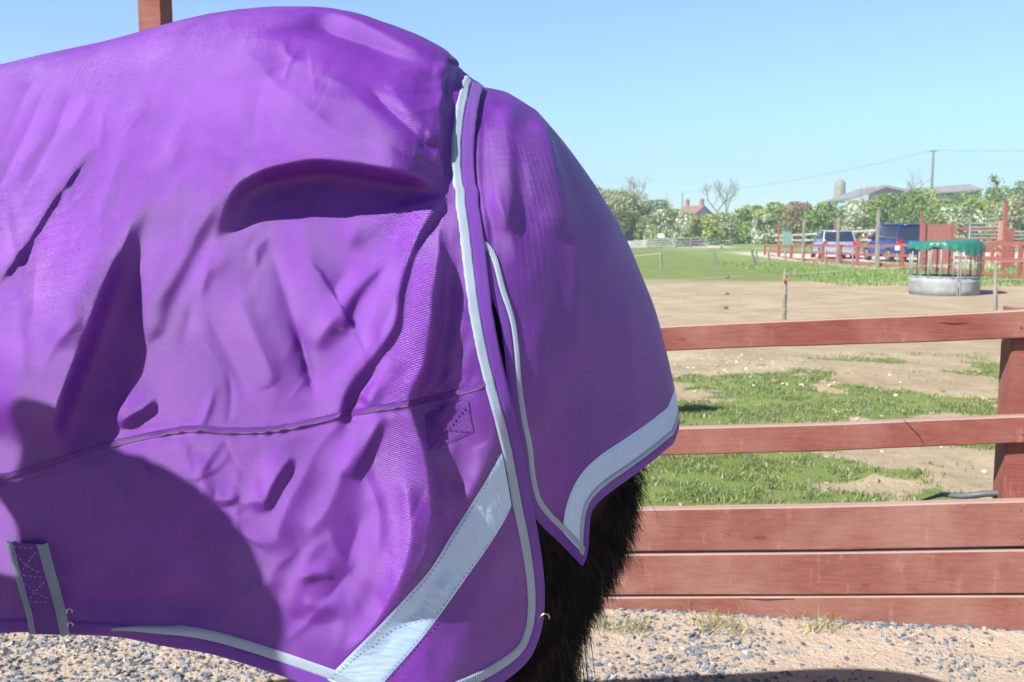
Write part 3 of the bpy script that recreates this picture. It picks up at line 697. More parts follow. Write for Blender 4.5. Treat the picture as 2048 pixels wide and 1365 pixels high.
inv_rug = Matrix.Translation((.7, -YS, 0))
def fixp(o):
    o.matrix_parent_inverse = inv_rug; return o
ca = np.concatenate([np.arange(0, .95, .02), np.arange(.95, LA+.13, .0026)])
vp = np.arange(0, 1.0001, .0022)
vv = np.concatenate([-np.arange(.98, .02, -.02), [-.01], vp])
A, V = np.meshgrid(ca, vv)
A, V, K = cut_grid(A, V, panel_poly)
panel = fixp(grid_mesh('side_panel', A, V, K, M['rug'], rug))
# tail flap
FF = [(962, 505), (968, 520), (975, 540), (985, 580), (1006, 640), (1016, 700), (1022, 770), (1034, 850), (1046, 905), (1052, 960), (1066, 1015), (1092, 1052), (1130, 1088), (1172, 1132)]
FH = [(1172, 1132), (1181, 1105), (1184, 1060), (1190, 1022), (1216, 992), (1262, 958), (1310, 922), (1352, 886)]
f1 = invl(FF, 5); f2 = invl(FH, 5); f2 = f2[f2[:, 0] < LT/2-.01]
aend, vend = f2[-1]
f2 = np.vstack([f2, [(x, vend-.02*math.sin((x-aend)/(LT/2-aend)*math.pi/2)) for x in np.linspace(aend+.02, LT/2+.005, 8)]])
flap_poly = np.vstack([[(LT/2+.005, -.01)], [(LA-.012, -.01)], [(LA-.012, f1[0, 1])], f1, f2[1:]])*[1, VM]
flap_poly[0, 1] = flap_poly[1, 1] = -.01
aa = np.concatenate([np.arange(LA-.03, LT/2, .003)]); aa = np.concatenate([aa, [LT/2], (LT-aa)[::-1][::3]])
A, V = np.meshgrid(aa, np.arange(0, 1.0001, .0026))
A, V, K = cut_grid(A, V, flap_poly, mirror=True)
flap = fixp(grid_mesh('tail_flap', A, V, K, M['rug'], rug, flap=True, off=-.006))
flap['label'] = 'purple tail flap with pointed lower corners'

def frame3(av, flap, e=.002):
    a, v = av[:, 0], av[:, 1]
    Fa = (base(a+e, v)-base(a-e, v))/(2*e); v1 = np.minimum(v+e, 1); v0 = np.maximum(v-e, 0.0); Fv = (base(a, v1)-base(a, v0))/(v1-v0)[:, None]
    return Fa, Fv
def resample(av, step, flap=False):
    P = surf(av[:, 0], av[:, 1], flap); L = np.concatenate([[0], np.cumsum(np.linalg.norm(np.diff(P, axis=0), axis=1))])
    n = max(3, int(L[-1]/step)); t = np.linspace(0, L[-1], n); return np.stack([np.interp(t, L, av[:, 0]), np.interp(t, L, av[:, 1])], 1), t
def ribbon(name, av, w0, w1, mat, flap=False, off=0., side=1, lift=.0018, parent=None, step=.004, k=6, taper=0, taper0=0):
    """strip that follows an outline, between w0 and w1 metres inside it"""
    av, t = resample(av, step, flap)
    Fa, Fv = frame3(av, flap); P = base(av[:, 0], av[:, 1]); T = np.gradient(P, axis=0); T /= np.maximum(np.linalg.norm(T, axis=1, keepdims=True), 1e-9)
    N = bnormal(base, av[:, 0], av[:, 1]); D = np.cross(N, T)*side; D /= np.maximum(np.linalg.norm(D, axis=1, keepdims=True), 1e-9)
    # smooth the inward direction so corners mitre
    for _ in range(3): D[1:-1] = (D[:-2]+D[1:-1]+D[2:])/3
    D /= np.linalg.norm(D, axis=1, keepdims=True)
    rows = []; uvs = []; ca_ = av.copy(); wp = 0.; fac = np.ones(len(av))
    if taper0: fac[:taper0] = np.linspace(.3, 1, taper0)
    if taper: fac[-taper:] = np.linspace(1, .35, taper)
    for q in range(k+1):
        w_ = w0+(w1-w0)*q/k; ns = max(1, int(abs(w_-wp)/.0025)+1)
        for _s in range(ns):
            A3, V3 = frame3(ca_, flap); st = (w_-wp)/ns
            aa_ = (A3*A3).sum(1); vv_ = (V3*V3).sum(1); av_ = (A3*V3).sum(1); da_ = (A3*D).sum(1); dv_ = (V3*D).sum(1); det = np.maximum(aa_*vv_-av_**2, 1e-4)
            ca_[:, 0] += st*fac*np.clip((da_*vv_-dv_*av_)/det, -4, 4); ca_[:, 1] = np.clip(ca_[:, 1]+st*fac*np.clip((dv_*aa_-da_*av_)/det, -4, 4), 0, 1)
        wp = w_; a = ca_[:, 0]; v = ca_[:, 1]
        l = lift if 0 < q < k else 0.0004
        rows.append(surf(a, v, flap, off+l)); uvs.append(np.stack([t, np.full(len(t), w_)], 1))
    n = len(av); Vt = np.concatenate(rows); uv = np.concatenate(uvs); Fc = []
    for q in range(k):
        for i in range(n-1): Fc.append((q*n+i, q*n+i+1, (q+1)*n+i+1, (q+1)*n+i))
    o = mo(name, Vt, Fc, mat, parent or rug, True, uv=uv); 
    return fixp(o) if (parent or rug) is rug else o
# purple webbing on the very edge, silver braid inside it
pe = edge_av[edge_av[:, 1] > .004].copy()
ribbon('edge_binding', pe, -.002, .0155, M['rug_plain'], side=-1, lift=.0018, k=7)
pa0 = inv(215, 1271)[0]; ps = pe[:int(np.argmax(pe[:, 0] < pa0)) or len(pe)] if (pe[20:, 0] < pa0).any() else pe
ribbon('silver_piping', ps, .0150, .0285, M['silver'], side=-1, lift=.0022, k=7, taper=22)
fe = np.vstack([f1, f2[1:]])
mir = fe[::-1].copy(); mir[:, 0] = LT-mir[:, 0]
i_tip = len(f1)-1
o_ = ribbon('flap_binding', fe, -.002, .013, M['rug_plain'], True, -.006, side=1, lift=.0017, k=6)
ribbon('flap_piping', fe, .0125, .0215, M['silver'], True, -.006, side=1, lift=.0024, k=6)
ribbon('flap_binding', mir, -.002, .013, M['rug_plain'], True, -.006, side=1, lift=.0026, k=4, step=.01)
fr = f2[3:].copy()
ribbon('reflective_strip', fr, .0205, .060, M['refl'], True, -.006, side=1, lift=.0012, k=10, taper0=11)
def loft(name, La, Lb, mat, off=.001, k=10, flap=False, n=160, crinkle=0., parent=None, edge=True):
    """sheet laid on the rug between two lines drawn across it"""
    a = catmull(La, 8); b = catmull(Lb, 8)
    def rs(p):
        L = np.concatenate([[0], np.cumsum(np.hypot(*np.diff(p, axis=0).T))]); t = np.linspace(0, L[-1], n); return np.stack([np.interp(t, L, p[:, 0]), np.interp(t, L, p[:, 1])], 1)
    a = rs(a); b = rs(b); ia = np.array([inv(*p) for p in a]); ib = np.array([inv(*p) for p in b])
    rows = []; uvs = []
    for q in range(k+1):
        f_ = q/k; av = ia*(1-f_)+ib*f_
        cr = crinkle*(fbm(np.arange(n)*.16+q*.1, np.full(n, q*.22), 8, 3)-.5)*4*math.sin(math.pi*f_)**.5 if crinkle else 0
        o_ = (0.0006 if edge and q in (0, k) else off)
        P = surf(av[:, 0], av[:, 1], flap, o_)
        if crinkle: P = P+np.stack([0*cr, -np.abs(cr), 0*cr], 1)
        rows.append(P); uvs.append(np.stack([np.arange(n)*.004, np.full(n, f_*.045)], 1))
    V = np.concatenate(rows); uv = np.concatenate(uvs); Fc = []
    for q in range(k):
        for i in range(n-1): Fc.append((q*n+i, q*n+i+1, (q+1)*n+i+1, (q+1)*n+i))
    o = mo(name, V, Fc, mat, parent or rug, True, uv=uv)
    return fixp(o) if parent is None else o
loft('reflective_strip', [(1003, 906), (975, 955), (935, 1020), (900, 1075), (860, 1140), (810, 1197), (760, 1250), (705, 1305), (645, 1365), (600, 1395)],
     [(1022, 1012), (1008, 1042), (975, 1095), (935, 1152), (900, 1202), (858, 1260), (820, 1306), (768, 1365), (740, 1405)], M['refl'], .0016, 14, n=240, crinkle=.0009)
sm_up = SEAM[SEAM[:, 0] > -250]
loft('seam', [(p[0], p[1]-13) for p in sm_up if p[0] < 976], [(p[0], p[1]) for p in sm_up if p[0] < 976], M['rug'], .0014, 4, n=420)
# stitched loop patch at the end of the seam
patch = loft('strap_patch', [(850, 828), (878, 818), (905, 808), (935, 800)], [(858, 905), (885, 892), (915, 880), (947, 866)], M['rug'], .0013, 12, n=50)
def stitches(name, pts, mat, dash=.0035, gap=.0025, r=.00045, off=.003, flap=False, parent=None):
    p = catmull(pts, 12); av = np.array([inv(*q) for q in p]); av, t = resample(av, .001, flap); P = surf(av[:, 0], av[:, 1], flap, off)
    b = MB(); i = 0; st = int((dash+gap)/.001); d = int(dash/.001)
    while i+d < len(P): b.tube([P[i], P[i+d//2], P[i+d]], r, 4); i += st
    o = b.obj(name, mat, parent or rug); 
    return fixp(o) if parent is None else o
for q in ([(855, 834), (885, 855), (940, 862)], [(862, 896), (890, 860), (932, 808)]): stitches('stitching', q, M['stitch_purple'], r=.0006)
stitches('stitching', [(994, 912), (965, 962), (925, 1026), (893, 1078), (853, 1140), (806, 1194), (756, 1246), (700, 1300), (640, 1362)][0:1]+[(975, 962), (937, 1026), (904, 1080), (865, 1142), (815, 1200), (765, 1254), (710, 1308), (650, 1366)], M['stitch_dark'], off=.0035)
stitches('stitching', [(1012, 1022), (1003, 1040), (971, 1092), (931, 1148), (896, 1198), (854, 1256), (816, 1302), (764, 1361)], M['stitch_dark'], off=.0035)
# buckle strap tab, lower left
tab = loft('strap_tab', [(15, 1082), (28, 1130), (45, 1190), (55, 1225), (62, 1264)], [(95, 1086), (108, 1135), (122, 1185), (132, 1225), (140, 1267)], M['rug_plain'], .006, 8, n=60)
for La_, Lb_ in (([(14, 1080), (27, 1130), (44, 1190), (54, 1225), (61, 1264)], [(33, 1081), (46, 1130), (62, 1190), (72, 1225), (79, 1264)]), ([(74, 1084), (88, 1134), (104, 1186), (114, 1225), (121, 1266)], [(96, 1086), (109, 1135), (123, 1185), (133, 1225), (141, 1267)])):
    loft('tab_tape', La_, Lb_, M['silver'], .0085, 4, n=60)
for q in ([(40, 1105), (62, 1128), (86, 1140)], [(78, 1100), (62, 1122), (48, 1142)], [(56, 1162), (78, 1180), (102, 1192)], [(95, 1160), (78, 1178), (64, 1196)], [(34, 1089), (74, 1093)], [(54, 1146), (94, 1151)], [(66, 1198), (108, 1200)]):
    stitches('stitching', q, M['stitch'], off=.0092, r=.0004)
for px, py in ((139, 1225), (141, 1252)):
    c = at(px, py, 1.175); b = MB(); b.tube([c+np.array([.0035*math.cos(t), 0, .0045*math.sin(t)]) for t in np.linspace(0, 3.5, 10)], .0009, 6); fixp(b.obj('metal_hook', M['steel'], rug, True))
c = at(1094, 1232, 1.24); b = MB(); b.tube([c+np.array([-.012, 0, -.004]), c+np.array([-.004, 0, .003]), c+np.array([.002, -.001, .002]), c+np.array([.003, 0, -.004])], .0012, 6); fixp(b.obj('metal_hook', M['steel'], rug, True))

# ---------------------------------------------------------------- the horse
horse = empty('horse', (-.7, YS, 0))
tag(horse, 'dark brown shaggy horse standing side-on under the purple rug', 'horse')
hb = MB()
def rings(pts): hb.tube([p[0] for p in pts], [p[1] for p in pts], 20)
# trunk (x from rump to chest)
rings([((.10, YS, 1.20), (.10, .13)), ((.04, YS, 1.22), (.19, .24)), ((-.10, YS, 1.28), (.225, .30)), ((-.3, YS, 1.33), (.235, .30)), ((-.55, YS, 1.27), (.235, .30)), ((-.8, YS, 1.21), (.25, .32)), ((-1.1, YS, 1.20), (.245, .33)), ((-1.4, YS, 1.24), (.21, .31)), ((-1.6, YS, 1.28), (.14, .22))])
rings([((-1.45, YS, 1.30), (.13, .24)), ((-1.75, YS, 1.52), (.10, .19)), ((-2.0, YS, 1.75), (.085, .15)), ((-2.15, YS, 1.90), (.075, .11))])
rings([((-2.10, YS, 1.93), (.085, .10)), ((-2.25, YS, 1.86), (.10, .13)), ((-2.42, YS, 1.68), (.075, .09)), ((-2.56, YS, 1.50), (.055, .065)), ((-2.63, YS, 1.42), (.05, .055))])
for s_ in (-1, 1):
    y = YS+s_*.10
    rings([((.00, y, 1.18), (.09, .17)), ((.028, y+s_*.01, 1.05), (.095, .176)), ((.02, y+s_*.01, .92), (.085, .156)), ((-.004, y, .78), (.07, .118)), ((.01, y, .66), (.055, .085)), ((.055, y, .54), (.045, .06)), ((.06, y, .46), (.036, .048)), ((.04, y, .30), (.03, .035)), ((.03, y, .16), (.036, .04)), ((.0, y, .09), (.04, .045)), ((-.015, y, .05), (.05, .055)), ((-.02, y, .0), (.058, .065))])
    rings([((-1.42, y, 1.1), (.09, .14)), ((-1.42, y, .85), (.065, .085)), ((-1.41, y, .62), (.048, .055)), ((-1.41, y, .52), (.05, .052)), ((-1.41, y, .3), (.032, .035)), ((-1.41, y, .16), (.037, .04)), ((-1.44, y, .09), (.04, .045)), ((-1.46, y, .0), (.055, .062))])
    rings([((-2.10, YS+s_*.06, 1.97), (.02, .025)), ((-2.11, YS+s_*.075, 2.06), (.028, .03)), ((-2.12, YS+s_*.085, 2.15), (.006, .006))])
body = hb.obj('body', M['hair'], None, True)
rm = body.modifiers.new('r', 'REMESH'); rm.mode = 'VOXEL'; rm.voxel_size = .018; rm.use_smooth_shade = True
sm_ = body.modifiers.new('s', 'SMOOTH'); sm_.iterations = 6; sm_.factor = .6
dg = bpy.context.evaluated_depsgraph_get(); ev = body.evaluated_get(dg); me2 = bpy.data.meshes.new_from_object(ev)
body.modifiers.clear(); body.data = me2
if not me2.materials: me2.materials.append(M['hair'])
body.parent = horse; body.matrix_parent_inverse = inv_rug
nv = len(me2.vertices); HV = np.empty(nv*3, np.float32); me2.vertices.foreach_get('co', HV); HV = HV.reshape(-1, 3)
HN = np.empty(nv*3, np.float32); me2.vertices.foreach_get('normal', HN); HN = HN.reshape(-1, 3)
def strands(name, P, D, L, W, mat, droop, parent, seg=5, curl=.3, seed=0):
    r = np.random.default_rng(seed); k = len(P); rows = []
    D = D/np.linalg.norm(D, axis=1, keepdims=True); pos = P.copy(); sd = r.normal(size=(k, 3))*curl; vd = pos-CP
    side = np.cross(D+np.array([0, 0, -.6]), r.normal(size=(k, 3))); side /= np.linalg.norm(side, axis=1, keepdims=True)
    for i in range(seg+1):
        t = i/seg; wv = (W*(1-t)**.7+.00015)[:, None] if hasattr(W, '__len__') else W*(1-t)**.7+.00015
        rows.append(pos-side*wv/2); rows.append(pos+side*wv/2)
        dd = D*(1-t*droop)+np.array([0, 0, -1.])*droop*t*1.3+sd*math.sin(t*4); dd /= np.linalg.norm(dd, axis=1, keepdims=True)
        pos = pos+dd*(L/seg)[:, None]
    V = np.stack(rows, 1).reshape(-1, 3); m = 2*(seg+1); base_ = (np.arange(k)*m)
    Fc = np.concatenate([np.stack([base_+2*i, base_+2*i+1, base_+2*i+3, base_+2*i+2], 1) for i in range(seg)])
    o = mo(name, V, Fc, mat, parent, True); o.matrix_parent_inverse = inv_rug; return o
sel = np.where((HV[:, 0] > -.12) & (HV[:, 2] > .45) & (HV[:, 2] < 1.16) & (HV[:, 1] < 1.62))[0]
_hx, _hy = project(HV[sel]); sel = sel[(_hy > np.where(_hx < 1172, 1060, 885+(1357-_hx)*1.33-70)) & (_hx > 1000)]
pick = RNG.choice(sel, 24000); P = HV[pick]+RNG.normal(0, .005, (24000, 3)); N = HN[pick]
strands('coat_hair', P, N*.8+np.array([.1, -.1, -.7]), RNG.uniform(.010, .034, 24000), .0008, M['hair'], .6, horse, seed=3, curl=.45)
pick = RNG.choice(sel, 500); strands('long_coat_hair', HV[pick], HN[pick]*.6+np.array([.15, -.1, -.8]), RNG.uniform(.03, .09, 500), .0008, M['hair2'], .8, horse, seed=4, curl=.25)
k = 2600; tp = np.stack([.03+RNG.normal(0, .010, k), YS+RNG.normal(0, .035, k), 1.28+RNG.normal(0, .05, k)], 1)
strands('tail', tp, np.stack([RNG.normal(.02, .05, k), RNG.normal(0, .1, k), np.full(k, -1.)], 1), RNG.uniform(.5, .95, k), .0022, M['hair'], .5, horse, seg=10, seed=5, curl=.05)

# ---------------------------------------------------------------- handler standing just left of the picture (casts the shadow on the rug)
def person(loc, rz):
    p = empty('person', loc, rz); tag(p, 'person in dark navy coat standing beside the horse', 'person')
    b = MB()
    for s_ in (-1, 1):
        b.tube([(s_*.10, 0, .93), (s_*.11, .01, .7), (s_*.11, .0, .5), (s_*.11, -.01, .3), (s_*.11, 0, .08)], [(.095, .10), (.08, .085), (.06, .062), (.055, .058), (.04, .045)], 14)
        b.tube([(s_*.11, .05, .05), (s_*.11, -.05, .05), (s_*.11, -.15, .035)], [(.04, .05), (.045, .045), (.035, .03)], 12)
    b.tube([(0, 0, .86), (0, 0, .98), (0, .0, 1.12), (0, .0, 1.28), (0, .0, 1.38), (0, 0, 1.45)], [(.17, .11), (.17, .12), (.155, .11), (.19, .125), (.18, .11), (.08, .07)], 18)
    b.tube([(0, 0, 1.42), (0, -.01, 1.50), (0, -.015, 1.55)], [(.06, .06), (.052, .055), (.055, .06)], 14)
    b.tube([(0, -.01, 1.50), (0, -.03, 1.54), (0, -.02, 1.60), (0, -.012, 1.67), (0, 0, 1.72), (0, 0, 1.745)], [(.04, .05), (.062, .08), (.073, .093), (.076, .095), (.058, .075), (.02, .03)], 16)
    b.tube([(0, -.095, 1.62), (0, -.125, 1.59), (0, -.10, 1.575)], [.012, .016, .012], 8)
    arms = {}
    for s_ in (-1, 1):
        if s_ == 1: el, wr = (.35, -.10, 1.26), (.24, -.20, 1.50)
        else: el, wr = (-.27, .03, 1.12), (-.25, -.12, .90)
        b.tube([(s_*.15, 0, 1.38), (s_*.21, 0, 1.35), el, wr], [(.055, .06), .056, .042, .03], 12)
        w_ = Vector(wr); d = (w_-Vector(el)).normalized(); sd = d.cross(Vector((0, 0, 1))).normalized()
        b.tube([w_, w_+d*.05, w_+d*.09], [(.03, .02), (.042, .018), (.036, .014)], 10)
        for i, l in enumerate((.062, .072, .068, .052)):
            o_ = w_+d*.08+sd*(-.027+.018*i); b.tube([o_, o_+d*l*.5+Vector((0, 0, -.006)), o_+d*l*.85+Vector((0, 0, -.025))], [.0095, .009, .007], 7)
        o_ = w_+d*.02+sd*-.03; b.tube([o_, o_-sd*.03+d*.025, o_-sd*.035+d*.055], [.012, .011, .008], 7)
    bd = b.obj('body', M['skin'], None, True)
    rm = bd.modifiers.new('r', 'REMESH'); rm.mode = 'VOXEL'; rm.voxel_size = .009; rm.use_smooth_shade = True
    dg = bpy.context.evaluated_depsgraph_get(); m2 = bpy.data.meshes.new_from_object(bd.evaluated_get(dg)); bd.modifiers.clear(); bd.data = m2
    if not m2.materials: m2.materials.append(M['skin'])
    bd.parent = p
    c = MB()
    c.tube([(0, 0, .80), (0, 0, .98), (0, .0, 1.12), (0, .0, 1.28), (0, .0, 1.40), (0, 0, 1.50)], [(.215, .16), (.20, .145), (.19, .14), (.215, .15), (.20, .13), (.085, .08)], 24, cap=False)
    c.tube([(.15, 0, 1.39), (.22, -.01, 1.36), (.35, -.10, 1.25), (.25, -.19, 1.47)], [(.07, .075), .07, .058, .042], 14)
    c.tube([(-.15, 0, 1.39), (-.21, 0, 1.35), (-.275, .03, 1.12), (-.255, -.10, .93)], [(.07, .075), .072, .06, .045], 14)
    c.obj('coat', M['coat'], p, True)
    t = MB()
    for s_ in (-1, 1): t.tube([(s_*.10, 0, .95), (s_*.11, .01, .7), (s_*.11, .0, .5), (s_*.11, -.01, .3), (s_*.11, 0, .10)], [(.115, .12), (.095, .10), (.078, .08), (.075, .078), (.07, .072)], 14)
    t.obj('trousers', M['denim'], p, True)
    h = MB(); h.tube([(0, .015, 1.60), (0, .015, 1.66), (0, .01, 1.72), (0, .005, 1.765)], [(.085, .098), (.09, .11), (.075, .09), (.02, .03)], 16); h.tube([(0, .06, 1.66), (0, .10, 1.55), (0, .11, 1.42)], [(.05, .04), (.035, .03), (.01, .01)], 10)
    h.obj('hair', M['hair2'], p, True)
    bt = MB()
    for s_ in (-1, 1): bt.tube([(s_*.11, .06, .055), (s_*.11, -.05, .055), (s_*.11, -.165, .035)], [(.052, .055), (.055, .05), (.042, .035)], 12)
    bt.obj('boots', M['black'], p, True)
    return p
person((-1.04, .70, 0), R(200))

# ---------------------------------------------------------------- paddock: electric fence
def gp(px, py):                          # where that direction meets the ground
    Y_ = 8.
    for _ in range(60):
        p = at(px, py, Y_); e = p[2]-float(gz(p[0], Y_)); sl = -(p[2]-CAMZ)/Y_
        Y_ = Y_+e/max(sl, 1e-3)*.7
    return at(px, py, Y_), Y_
def stake(px, top, bot, wpx=8, lean=0, Yv=None, label='', grp='weathered stakes of the electric fence', mat='grey_wood'):
    if Yv is None: p, Yv = gp(px, bot)
    t = at(px+0, top, Yv); bt = at(px+lean, bot, Yv); r = wpx/F*Yv/2; zb = float(gz(bt[0], Yv))
    b = MB(); rr = random.Random(int(px)); H = t[2]-zb
    L = Vector((t[0]-bt[0], 0, H)); b.tube([(0, 0, -.1), L*.3+Vector((rr.uniform(-1, 1)*r*.3, 0, 0)), L*.7+Vector((rr.uniform(-1, 1)*r*.3, 0, 0)), L*.97, L], [r*1.05, r, r*.95, r*.9, r*.5], 8)
    o = b.obj('fence_stake', M[mat], sm=False); o.location = (bt[0], Yv, zb); tag(o, label, 'fence post', grp); return t, bt, Yv
n1, _, ny1 = stake(1570, 544, 655, 9, 0, 14.0, 'grey weathered stake with orange twine, standing alone in the sand paddock')
n2, _, ny2 = stake(1992, 521, 630, 9, 0, 13.4, 'dark grey stake in front of the hay feeder on its right')
SL = ['thin pale stake nearest the purple rug in the green paddock', 'leaning pale stake in the middle of the green paddock', 'stake leaning hard against its upright neighbour in the paddock', 'upright stake beside the leaning one at the paddock corner',
      'stake in front of the left end of the red rail fence', 'stake in long grass below the first lamp pole', 'stake left of the lamp pole by the silver car', 'stake in front of the silver car rear wheel', 'stake between the silver car and the dark blue car', 'stake carrying a white box in front of the dark blue car', 'pale leaning stake seen through the hay feeder']
SP = [(1321, 507, 538, 5, 2), (1428, 502, 533, 5, 5), (1503, 497, 528, 6, 6), (1513, 498, 528, 4, 0), (1537, 497, 531, 5, 0), (1571, 500, 533, 4, 0), (1606, 497, 533, 4, 0), (1652, 498, 537, 4, 0), (1706, 496, 541, 4, 0), (1795, 500, 549, 4, 1), (1864, 500, 545, 6, -1)]
tops = []
for q, l in zip(SP, SL): t, b_, y_ = stake(*q, label=l); tops.append(t)
b = MB(); c = at(1795, 497, gp(1795, 549)[1]-.1); b.box(c, (.15, .1, .16), .02); tag(b.obj('fence_energiser', M['white']), 'small white box on a stake in front of the dark blue car', 'box')
def wire(pts, r, name, label, mat='white_rail', cat='wire', sag=.0, grp=None):
    b = MB()
    for p, q in zip(pts[:-1], pts[1:]):
        p = Vector(p); q = Vector(q); b.tube([p.lerp(q, t)+Vector((0, 0, -sag*4*t*(1-t))) for t in np.linspace(0, 1, 9)], r, 5)
    return tag(b.obj(name, M[mat]), label, cat, grp)
wire([at(1180, 522, 46), tops[0], tops[1], tops[2], tops[4]], .012, 'fence_tape', 'white electric tape strung across the green paddock')
WY = [(566, 549, 524), (597, 586, 560), (626, 618, 590)]
for k_, (l_, m_, r_) in enumerate(WY):
    wire([at(1180, l_+2, 12.4), at(1570, m_, 13.95), at(1992, r_, 13.35), at(2500, r_-10, 12.6)], .0025, 'fence_wire', ['top thin wire crossing the sand paddock', 'middle thin wire crossing the sand paddock', 'lowest thin wire crossing the sand paddock'][k_])
for k_, (px, py) in enumerate(((1455, 555), (1454, 589), (1452, 617))):
    b = MB(); c = Vector(at(px, py, 13.5)); b.tube([c+Vector((-.035, 0, -.004)), c+Vector((-.01, 0, .01)), c+Vector((.015, 0, .006)), c+Vector((.032, 0, -.006))], [.008, .022, .018, .006], 8)
    tag(b.obj('wire_joiner', M['lampm'], sm=True), ['topmost', 'middle', 'lowest'][k_]+' of three small grey joiners hanging on the paddock wires', 'wire joiner')
b = MB(); c = at(1570, 560, 13.93); b.box(c+np.array([0, -.01, 0]), (.075, .075, .03), .01); tag(b.obj('orange_twine', mk('orange_twine', (.6, .2, .08), .9)), 'orange twine tied round the lone stake in the sand', 'twine')

# ---------------------------------------------------------------- hay feeder
pf, Yfd = gp(1887, 593); rad = 67.5/F*Yfd; pf = (at(1888, 560, Yfd+67.5/F*Yfd)[0], 0); fd = empty('hay_feeder', (pf[0], Yfd+rad*.98, float(gz(pf[0], Yfd))), 0)
tag(fd, 'round galvanised hay ring feeder with upright bars standing on the sand', 'hay feeder')
hh = lambda py: (at(1887, py, Yfd)[2]-float(gz(pf[0], Yfd)))
z1, z2 = hh(556), hh(489)
def ringpts(r, z, n=49, a0=0, a1=2*math.pi): return [(r*math.cos(t), r*math.sin(t), z) for t in np.linspace(a0, a1, n)]
for s_ in range(2):
    b = MB(); n = 40; V = []; Fc = []
    a0 = -math.pi/2+.02+math.pi*s_; a1 = a0+math.pi-.04
    for i in range(n+1):
        t = a0+(a1-a0)*i/n; rr = rad+(.004*math.sin(t*9))
        for z in (0.0, z1*.33, z1*.36, z1*.66, z1*.69, z1): V.append(((rr+(.008 if z in (z1*.36, z1*.69) else 0))*math.cos(t), rr*math.sin(t), z))
    for i in range(n):
        for k in range(5): Fc.append((i*6+k, (i+1)*6+k, (i+1)*6+k+1, i*6+k+1))
    o = mo('side_sheet', V, Fc, M['galv'], fd, True); m_ = o.modifiers.new('t', 'SOLIDIFY'); m_.thickness = .006
MB().tube(ringpts(rad, z1), .018, 8).obj('middle_ring', M['galv'], fd, True)
MB().tube(ringpts(rad, z2), .02, 8).obj('top_ring', M['galv'], fd, True)
for i in range(18):
    t = 2*math.pi*(i+.5)/18-math.pi/2; x, y = rad*math.cos(t), rad*math.sin(t)
    MB().tube([(x, y, z1-.02), (x, y, z2)], .019, 8).obj('upright_bar', M['galv'], fd, True)
for s_ in (-.03, .03): MB().box((s_, -rad-.004, z2/2), (.028, .02, z2), .004).obj('joining_post', M['galv'], fd)
# tarpaulin draped over the feeder
V = []; Fc = []; n = 180; rows = [0, .25, .5, .75, .93, 1.0, 1.03, 1.045, 1.05, 1.05]
for k, q in enumerate(rows):
    for i in range(n):
        t = 2*math.pi*i/n
        hang = (.15+.09*float(vnoise(t*2.2, 1, 4))+.02*math.sin(9*t)+ .12*math.exp(-((t-5.1)/.3)**2))
        dz = 0 if k < 6 else hang*(k-5)/4
        fold = (0 if k < 6 else   .018*(k-5)/4)*math.sin(26*t+3*float(vnoise(t*3, 0, 2)))
        r_ = rad*q+fold+(.025 if k >= 5 else 0)
        z = z2+.05+.015*math.sin(5*t)*q - dz - (.05*(1-q) if k < 5 else 0) + (.05 if 0 < t < 1.2 and k < 6 else 0)*q
        V.append((r_*math.cos(t), r_*math.sin(t), z))
for k in range(len(rows)-1):
    for i in range(n): Fc.append((k*n+i, k*n+(i+1) % n, (k+1)*n+(i+1) % n, (k+1)*n+i))
tp_ = mo('tarpaulin', V, Fc, M['tarp'], None, True); tp_.location = fd.location; tag(tp_, 'green tarpaulin draped over the top of the hay feeder', 'tarpaulin')
b = MB()
V = []
hay = mo('hay', [(rad*.9*r_*math.cos(t), rad*.9*r_*math.sin(t), z1*.35+.25*(1-r_)+.04*math.sin(7*t+9*r_)) for r_ in (0, .3, .6, .85, 1) for t in np.linspace(0, 2*math.pi, 24, endpoint=False)], [(k*24+i, k*24+(i+1) % 24, (k+1)*24+(i+1) % 24, (k+1)*24+i) for k in range(4) for i in range(24)], mk('hay', (.42, .34, .18), .95, sc=20), None, True)
hay.location = fd.location; tag(hay, 'low heap of hay lying inside the ring feeder', 'hay')

# ---------------------------------------------------------------- far red fence with lamp poles
def dvec(a, b): return Vector(b)-Vector(a)
redf = empty('red_rail_fence', tuple(gp(1760, 545)[0])); tag(redf, 'far red three-rail fence running behind the hay feeder', 'fence')
RP = [(1530, 490, 513, 58), (1558, 490, 520, 54.), (1583, 489, 521, 50.5), (1607, 488, 524, 48), (1646, 488, 520, 46), (1681, 489, 526, 44), (1716, 489, 530, 42.2), (1756, 488, 534, 40.3), (1806, 487, 538, 38.6), (1849, 486, 543, 37), (1903, 485, 549, 35.2), (1966, 484, 556, 33), (2043, 483, 566, 31), (2140, 482, 576, 29)]
L3 = [[], [], []]
base_redf = Vector(redf.location)
for px, t_, b_, Yv in RP:
    T = Vector(at(px, t_, Yv)); Bz = float(gz(T.x, Yv)); B_ = at(px, b_, Yv)[2]
    b = MB(); b.box((T.x, Yv, (T.z+Bz)/2-.03), (.13, .11, T.z-Bz+.06), 0); o = b.obj('post', M['redfar'], redf); o.location = -base_redf
    for k, f_ in enumerate((0, .42, .84)): L3[k].append((T.x, Yv-.08, T.z-.08-(T.z-min(Bz+.05, B_))*f_*.95))
